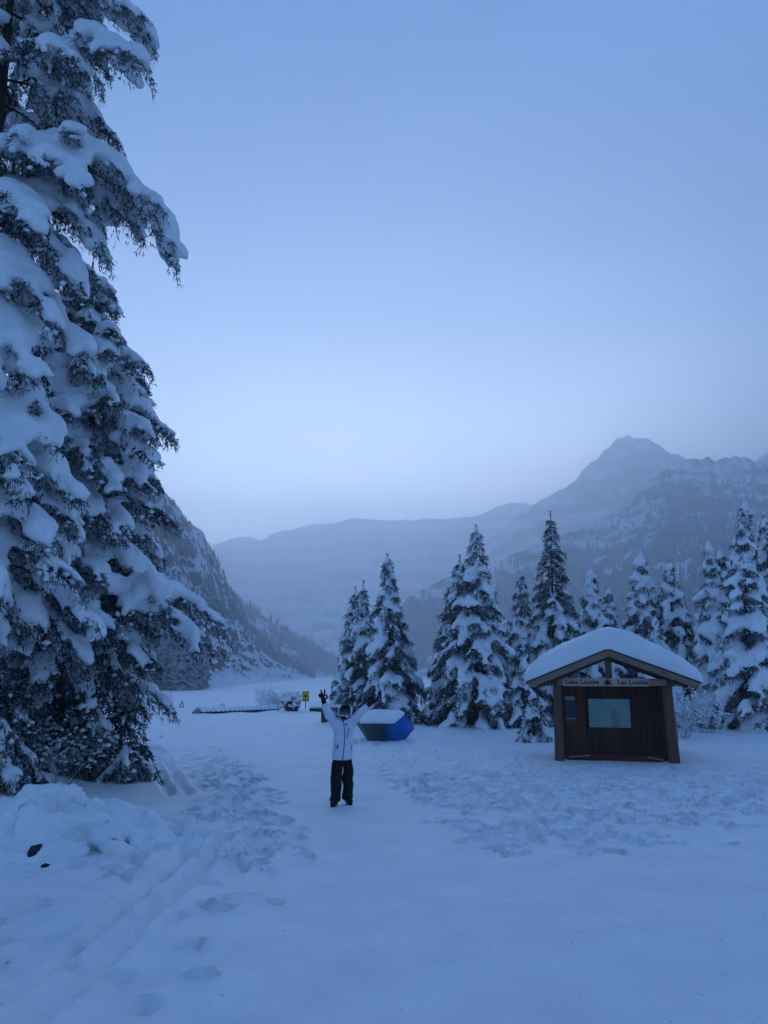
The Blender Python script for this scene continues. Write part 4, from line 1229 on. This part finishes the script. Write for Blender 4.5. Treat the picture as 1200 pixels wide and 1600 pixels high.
glove(WR, (WR[0] - .09, WR[1], WR[2] - .10), 1, (.15, .12, .2, .3), (-.30, -.08, .12, .34), (0, -1, 0))

# ------------------------------------------------------------------ blue faceted planter, snow on top
pb = empty('faceted_planter', (.02, 25.9, gh(0, 25.9) - .10), R(4))
tag(pb, 'low faceted box with grey and bright blue sides and a slab of snow on top', 'planter')
def facet_mat():
    m, n, l, b = mat('blue_to_grey_panels', 0.45)
    tc_ = n.new('ShaderNodeTexCoord'); sp = n.new('ShaderNodeSeparateXYZ'); l.new(tc_.outputs['Object'], sp.inputs[0])
    f = nmath(n, l, 'ADD', nmath(n, l, 'MULTIPLY', sp.outputs[0], .62), .5)
    l.new(nramp(n, l, f, [(.10, (.050, .075, .085)), (.34, (.030, .055, .065)), (.47, (.010, .035, .085)), (.62, (.003, .085, .30)), (1, (.004, .13, .46))]), b.inputs['Base Color'])
    return m
# rim (top), waist (widest corners) and foot polygons, all with six corners
rim = [(-.80, -.28, .60), (.30, -.36, .60), (.66, .10, .86), (.52, .55, .92), (-.40, .58, .92), (-.78, .25, .74)]
waist = [(-.70, -.34, .46), (.34, -.44, .42), (.98, .02, .42), (.72, .62, .50), (-.50, .66, .50), (-.86, .2, .50)]
foot = [(-.46, -.22, -.06), (.30, -.26, -.06), (.56, .0, -.06), (.45, .40, -.06), (-.35, .42, -.06), (-.50, .12, -.06)]
V = rim + waist + foot
F = [(i, i + 6, (i + 1) % 6 + 6, (i + 1) % 6) for i in range(6)] + [(i + 6, i + 12, (i + 1) % 6 + 12, (i + 1) % 6 + 6) for i in range(6)]
MF = facet_mat()
for f_ in F:
    c_ = [Vector(V[i]) for i in f_]; n_ = (c_[1] - c_[0]).cross(c_[2] - c_[0]).normalized()
    ctr = sum(c_, Vector()) / 4
    if n_.dot(ctr - Vector((0, .1, .45))) < 0: n_ = -n_
    b = MB(); b.add([tuple(q_) for q_ in c_] + [tuple(q_ - n_ * .02) for q_ in c_], [(0, 1, 2, 3), (7, 6, 5, 4), (0, 4, 5, 1), (1, 5, 6, 2), (2, 6, 7, 3), (3, 7, 4, 0)])
    b.build('side_panel', MF, pb)
tp = [Vector(p) for p in rim]; ct = sum(tp, Vector()) / 6
V = []; rings = ((1.0, -.01), (1.02, .035), (.97, .075), (.80, .095), (.4, .10))
for s_, h_ in rings:
    for i in range(6):
        for f in np.linspace(0, 1, 6, endpoint=False):
            p = tp[i].lerp(tp[(i + 1) % 6], f); q_ = ct + (p - ct) * s_
            V.append((q_.x, q_.y, q_.z + h_ + .012 * math.sin(q_.x * 9 + q_.y * 5)))
N = 36; F = [(r_ * N + i, r_ * N + (i + 1) % N, (r_ + 1) * N + (i + 1) % N, (r_ + 1) * N + i) for r_ in range(4) for i in range(N)] + [tuple(range(4 * N, 5 * N))]
MB().add(V, F).build('top_snow', M_snow, pb, smooth=True)

# ------------------------------------------------------------------ shore furniture
def snow_pillow(name, parent, c, d, seed=0, n=10, lip=.03):
    V, F = [], []
    for j in range(n + 1):
        for i in range(n + 1):
            u, v = i / n * 2 - 1, j / n * 2 - 1
            e = ((1 - abs(u) ** 5) * (1 - abs(v) ** 5)) ** .4
            V.append((c[0] + u * (d[0] / 2 + lip * e), c[1] + v * (d[1] / 2 + lip * e), c[2] + d[2] * e * (1 + .15 * math.sin(u * 4 + seed) * math.cos(v * 3 + seed))))
    F = [(j * (n + 1) + i, j * (n + 1) + i + 1, (j + 1) * (n + 1) + i + 1, (j + 1) * (n + 1) + i) for j in range(n) for i in range(n)]
    k = len(V); ring = [i for i in range(n + 1)] + [(j) * (n + 1) + n for j in range(1, n + 1)] + [n * (n + 1) + i for i in range(n - 1, -1, -1)] + [j * (n + 1) for j in range(n - 1, 0, -1)]
    F.append(tuple(reversed(ring)))
    return MB().add(V, F).build(name, M_snow, parent, smooth=True)
# planter of evergreen twigs with a wooden box front
bx_, by_ = -5.45, 46.9
bz_ = gh(bx_, by_)
pbx = empty('shrub_planter', (bx_, by_, bz_ - .05), R(8)); tag(pbx, 'wooden box planter with a rounded snowy shrub in it by the shore', 'planter')
for i in range(5):
    MB().box((-.29 + i * .145, -.28, .30), (.138, .035, .62), bev=.004).build('board', M_plank, pbx)
MB().box((0, .05, .28), (.70, .60, .56), bev=.01).build('box', M_plank, pbx)
MB().box((0, -.29, .63), (.80, .07, .05), bev=.006).build('rim', M_postw, pbx)
snow_pillow('rim_snow', pbx, (0, -.27, .655), (.78, .12, .07))
S = Spruce(300, (.08, .16, .014, .024)); r_ = S.r
for i in range(150):
    a, z_ = r_.uniform(0, 6.28), r_.uniform(.05, 1.0)
    d_ = np.array([math.cos(a), math.sin(a) * .75, r_.uniform(-.2, .6)])
    rr = .56 * math.sqrt(max(.05, 1 - ((z_ - .55) / .62) ** 2))
    P_ = np.array([[math.cos(a) * rr * .9, math.sin(a) * rr * .7, z_ + .12]])
    S.sprays(np.repeat(P_, 5, 0) + r_.normal(0, .04, (5, 3)), d_[None] + r_.normal(0, .4, (5, 3)))
    if z_ > .55 or r_.random() < .5: S.blobs(P_ + np.array([[0, 0, .03]]), d_[None], np.array([[.13, .11, .07]]) * r_.uniform(.6, 1.2))
S.blobs(np.array([[0, 0, 1.12], [.2, 0, 1.08], [-.22, .02, 1.08]]), np.array([[1., 0, 0]] * 3), np.array([[.3, .28, .12]] * 3))
S.tr = MB().tube([(0, 0, .3), (0, 0, 1.0)], [.05, .02], 6)
S.finish(pbx, .035, M_needle)
# yellow notice on a post
ys = empty('notice_sign', (-4.75, 48.2, gh(-4.75, 48.2) - .1), R(4)); tag(ys, 'small yellow warning notice on a thin post at the lake shore', 'sign')
M_yel = plain('yellow_sign_face', (0.62, 0.44, 0.02), 0.5, 0.12, 5)
MB().tube([(0, .03, 0), (0, .03, 1.0)], .025, 8).build('post', M_postw, ys)
pn = MB().box((0, 0, .98), (.42, .02, .60), bev=.004).build('panel', M_yel, ys)
MB().prism([(-.09, 1.0), (0, .90), (.09, 1.0), (0, 1.10)], -.016, -.011).build('pictogram', M_black_paint, pn)
MB().box((.15, -.013, 1.24), (.10, .006, .05)).build('red_mark', plain('red_paint', (.4, .03, .02), .5, .1), pn)
for zz in (.80, .75):
    MB().box((0, -.013, zz), (.30, .006, .018)).build('text_bar', M_black_paint, pn)
# low stone shore wall, stone by stone, snow along its top
sw = empty('shore_wall', (-9.9, 43.4, gh(-9.9, 43.4)), math.atan2(3.5, 3.6)); tag(sw, 'low dark stone edging along the shore under a strip of snow', 'wall')
M_stone = plain('dark_shore_stone', (0.030, 0.030, 0.033), 0.9, 0.5, 6, bump=.3)
L_ = 5.0; x = 0; i = 0
rs = random.Random(8)
while x < L_:
    w = rs.choice((.2, .3, .45, .6)) * rs.uniform(.8, 1.2); h_ = rs.uniform(.17, .28)
    b = MB().box((x + w / 2, 0, h_ / 2 - .04), (w - .03, .34, h_), bev=.04)
    for k_, v in enumerate(b.V): b.V[k_] = (v[0] + rs.uniform(-.015, .015), v[1] + rs.uniform(-.03, .03), v[2] + rs.uniform(-.02, .02))
    b.build('stone', M_stone, sw); x += w
V = []; n = 60
for i in range(n + 1):
    xx = -.2 + (L_ + .4) * i / n; hh = .17 + .05 * math.sin(i * .7) * math.sin(i * .23 + 1)
    for (yy, zz) in ((-.20, .155 + .03 * math.sin(i * 1.9)), (-.23, .22), (-.10, .20 + hh), (.2, .22 + hh), (.7, .12), (.7, -.1)): V.append((xx, yy + .02 * math.sin(i * 1.3), zz))
MB().add(V, [(i * 6 + j, i * 6 + 6 + j, i * 6 + 7 + j, i * 6 + 1 + j) for i in range(n) for j in range(5)]).build('snow_strip', M_snow, sw, smooth=True)
# dark low bench end and short edging beside the trees
be = empty('low_bench', (-2.62, 36.2, gh(-2.62, 36.2) - .05), R(-6)); tag(be, 'low dark bench half sunk in snow beside the young spruces', 'bench')
MB().box((-.13, 0, .33), (.13, .42, .72), bev=.01).build('leg', M_postw, be)
MB().box((1.05, 0, .33), (.13, .42, .72), bev=.01).build('leg', M_postw, be)
MB().box((.46, 0, .17), (1.05, .38, .10), bev=.01).build('shelf', M_postw, be)
MB().box((.52, 0, .72), (1.28, .46, .05), bev=.01).build('seat', M_postw, be)
snow_pillow('seat_snow', be, (.52, 0, .745), (1.28, .46, .15))
for (x_, y_, w_, lab) in ((-3.95, 47.3, .95, 'short snow-capped log between the yellow notice and the spruces'), (3.35, 44.0, 1.0, 'snow-capped log lying under the picture panel')):
    lg = empty('log', (x_, y_, gh(x_, y_) - .02), R(5)); tag(lg, lab, 'log')
    MB().tube([(-w_ / 2, 0, .10), (0, .02, .11), (w_ / 2, 0, .10)], [.11, .12, .11], 9).build('timber', M_bark, lg, smooth=True)
    snow_pillow('snow', lg, (0, 0, .20), (w_ * 1.02, .24, .14), 2)
# picture panel between the trees
ip_ = empty('picture_panel', (3.05, 44.5, gh(3.05, 44.5) - .1), R(-8)); tag(ip_, 'brown framed picture panel on posts between the young spruces', 'sign')
for sx in (-1, 1): MB().box((sx * .30, .05, .55), (.08, .08, 1.1), bev=.006).build('post', M_postw, ip_)
pf = MB().box((0, 0, 1.22), (.72, .05, .62), bev=.008).build('frame', M_postw, ip_)
MB().box((0, -.03, 1.40), (.62, .012, .10)).build('heading', plain('ochre_print', (.16, .10, .05), .5, .2), pf)
MB().box((-.08, -.03, 1.15), (.45, .012, .32)).build('picture', plain('landscape_print', (.05, .06, .09), .4, .7, 6), pf)
MB().box((.20, -.036, 1.22), (.22, .008, .17)).build('sky_patch', plain('blue_print', (.02, .10, .22), .4, .3, 6), pf)
MB().box((-.02, -.01, .80), (.55, .03, .20), bev=.004).build('text_board', plain('brown_board', (.10, .05, .04), .6, .2), ip_)
snow_pillow('snow', ip_, (0, 0, 1.53), (.72, .10, .07))
# small trestle on the lake edge, thin stake
tr = empty('trestle', (-13.2, 52.0, gh(-13.2, 52) - .1), R(20)); tag(tr, 'tiny dark A-shaped trestle standing at the lake edge', 'trestle')
for sx in (-1, 1): MB().beam((sx * .22, 0, 0), (sx * .02, 0, .75), .05, .05).build('leg', M_postw, tr)
MB().beam((-.11, .02, .36), (.11, .02, .36), .04, .04).build('crossbar', M_postw, tr)
tag(MB().tube([(-13.95, 52.0, -.2), (-13.93, 52.0, 1.25)], [.02, .015], 6).build('stake', M_postw), 'thin upright stake next to the little trestle', 'stake')
# red-brown sign turned away in the branches
rsn = empty('trail_sign', (-6.12, 16.7, gh(-6.12, 16.7) - .1), R(48)); tag(rsn, 'dark red trail sign half hidden under the old spruce limbs', 'sign')
MB().box((0, .05, .65), (.09, .09, 1.4), bev=.006).build('post', M_postw, rsn)
b = MB(); M_ = Matrix.Rotation(R(18), 3, 'Y')
b.box((0, 0, 1.12), (.28, .04, .46), M_, bev=.006).build('panel', plain('dark_red_sign', (.11, .025, .045), .6, .25), rsn)

# ------------------------------------------------------------------ shrubs
ICO0 = ICO_V[:12]
IF0 = [(0, 11, 5), (0, 5, 1), (0, 1, 7), (0, 7, 10), (0, 10, 11), (1, 5, 9), (5, 11, 4), (11, 10, 2), (10, 7, 6), (7, 1, 8), (3, 9, 4), (3, 4, 2), (3, 2, 6), (3, 6, 8), (3, 8, 9), (4, 9, 5), (2, 4, 11), (6, 2, 10), (8, 6, 7), (9, 8, 1)]
def shrub(label, x, y, w, h, stems, seed, material, lean=(0, 0), group=None, snow=.0, rad=.007):
    r = random.Random(seed); root = empty('bare_shrub', (x, y, gh(x, y) - .05)); tag(root, label, 'shrub', group)
    b = MB(); lumps = []
    def grow(p, d, L, rad_, lv):
        pts = [p]; q_ = Vector(p); dd = Vector(d)
        for i in range(4):
            dd = (dd + Vector((r.gauss(0, .13), r.gauss(0, .13), r.gauss(.02, .08)))).normalized(); q_ = q_ + dd * L / 4; pts.append(q_.copy())
            if lv < 2 and i >= 0 and r.random() < .8:
                grow(q_.copy(), (dd + Vector((r.gauss(0, .55), r.gauss(0, .55), r.gauss(.1, .3)))).normalized(), L * r.uniform(.4, .65), rad_ * .62, lv + 1)
            if snow and r.random() < snow: lumps.append((q_.copy(), dd.copy()))
        b.tube(pts[::2], [rad_ * (1 - .34 * i) for i in range(3)], 3, cap=False)
    for i in range(stems):
        a = r.uniform(0, 6.283); sp_ = r.uniform(.1, 1)
        grow(Vector((math.cos(a) * w * .25 * sp_, math.sin(a) * w * .2 * sp_, 0)), Vector((math.cos(a) * w / h * .55 * sp_ + lean[0], math.sin(a) * w / h * .45 * sp_ + lean[1], 1)).normalized(), h * r.uniform(.55, .95), rad, 0)
    o = b.build('twigs', material, root); tag(o, kind='stuff')
    if lumps:
        m_ = MB()
        for p, d in lumps:
            w_ = r.uniform(.02, .05)
            m_.add([tuple(Vector((v[0] * w_ * 1.3, v[1] * w_ * 1.1, v[2] * w_ * .75)) + p) for v in ICO0], IF0)
        s_ = m_.build('snow', M_snow, root, smooth=True); tag(s_, kind='stuff')
    return root
G = 'frosted shrubs along the shore'
shrub('spreading frosted shrub just beyond the stone shore edging', -7.1, 48.6, 2.0, 1.25, 34, 1, M_frost_twig, group=G, snow=.25)
shrub('small frosted shrub tuft between the stone edging and the box planter', -6.35, 47.9, 1.1, 1.0, 20, 2, M_frost_twig, group=G, snow=.25)
shrub('low frosted shrub beside the little trestle', -13.6, 47.6, 2.0, .95, 26, 3, M_frost_twig, group=G, snow=.25)
shrub('tiny frosted tuft on the bank between trestle and edging', -9.9, 47.8, .9, .4, 12, 4, M_frost_twig, group=G, snow=.25)
shrub('frosted twiggy shrub at the corner of the kiosk under its eave', 10.05, 27.5, 2.0, 1.5, 34, 5, M_frost_twig, snow=.22, rad=.009)
shrub('frosted twigs at the foot of the columnar spruce', 11.6, 29.0, 1.5, 1.1, 24, 6, M_frost_twig, snow=.2, rad=.009)
shrub('fine frosted twigs in the gap between the two groups of spruces', 2.0, 35.0, 1.5, .7, 24, 7, M_frost_twig, snow=.25)
shrub('bare brown twigs poking from the bank at the path edge under the old spruces', -6.3, 18.6, 1.5, .9, 16, 8, M_bare_twig, lean=(.35, -.1), snow=.06)
shrub('leaning thin twigs sticking out of the snow bank before the saplings', -6.0, 15.2, 1.2, .95, 7, 9, M_bare_twig, lean=(.9, 0), rad=.006)
shrub('bare grey brush deep under the towering old spruce', -8.4, 15.3, 2.2, 1.2, 26, 10, M_bare_twig, snow=.12)
shrub('tangled frosted brush by the sapling on the bank', -6.6, 16.2, 1.5, .9, 24, 11, M_frost_twig, snow=.18)

# ------------------------------------------------------------------ ploughed snow heap with a rock in it
def heap():
    r = np.random.default_rng(14); C, T, Rr = [], [], []
    def add(x, y, z, a, b_, c):
        C.append((x, y, z)); th = r.uniform(-.5, .5); T.append((math.cos(th), math.sin(th), r.uniform(-.15, .15))); Rr.append((a, b_, c))
    add(-4.1, 11.2, .05, .80, .65, .55); add(-4.95, 10.9, .0, .75, .6, .45); add(-3.6, 11.3, 0, .8, .7, .42); add(-5.6, 11.0, .0, .8, .7, .40); add(-4.5, 10.3, -.05, .9, .5, .34)
    for _ in range(130):
        x, y = r.normal(-4.45, .95), r.normal(10.85, .45)
        z = .60 * math.exp(-((x + 4.4) / 1.0) ** 2 - ((y - 11.0) / .62) ** 2) + .02
        s_ = r.uniform(.08, .24); add(x, y, z * r.uniform(.85, 1.15), s_ * 1.2, s_, s_ * .8)
    C, T, Rr = np.array(C), nrm(np.array(T)), np.array(Rr)
    S_ = nrm(np.cross(T, np.array([0, 0, 1.]))); U_ = np.cross(S_, T)
    V = C[:, None] + ICO_V[None, :, 0:1] * Rr[:, None, 0:1] * T[:, None] + ICO_V[None, :, 1:2] * Rr[:, None, 1:2] * S_[:, None] + ICO_V[None, :, 2:3] * Rr[:, None, 2:3] * U_[:, None]
    F = (ICO_F[None] + (np.arange(len(C)) * len(ICO_V))[:, None, None]).reshape(-1, 3)
    return remeshed('snow_heap', V.reshape(-1, 3), F, .036, 1, .13, 3.4, 5, .4)
hp = obj('snow_heap', heap(), M_snow); tag(hp, 'lumpy ploughed heap of snow on the left bank of the path', 'snow heap')
def rock(label, x, y, z, s, seed):
    r = np.random.default_rng(seed); V = ICO_V.copy()
    V = V * (1 + .28 * fbm(V * 1.7 + seed, 3, seed))[:, None] * np.array(s)
    o = obj('rock', np_mesh('rock', V, ICO_F), M_stone, None, (x, y, z)); tag(o, label, 'rock'); o.rotation_euler = (0, 0, seed)
rock('dark rock showing at the front of the snow heap', -4.2, 9.98, .13, (.11, .10, .10), 3)
rock('small dark pebble on the snow before the heap', -3.98, 9.75, .03, (.055, .04, .03), 4)
rock('tiny dark clod on the trodden snow near the ski tracks', -2.62, 11.3, .03, (.035, .03, .03), 6)

# ------------------------------------------------------------------ haze: one closed box of even, pale air
hz = MB().box((200, 700, 470), (7000, 7800, 980)).mesh('haze')
hm = bpy.data.materials.new('pale_haze'); hm.use_nodes = True
hn, hl = hm.node_tree.nodes, hm.node_tree.links
hn.clear()
ho = hn.new('ShaderNodeOutputMaterial'); hv = hn.new('ShaderNodeVolumePrincipled')
hv.inputs["Color"].default_value = (0.93, 0.975, 1.0, 1)
hv.inputs['Density'].default_value = 0.00085
hv.inputs['Anisotropy'].default_value = 0.78
hl.new(hv.outputs[0], ho.inputs['Volume'])
haze = obj('haze', hz, hm)
tag(haze, 'thin blue winter haze filling the valley', 'haze', kind='stuff')
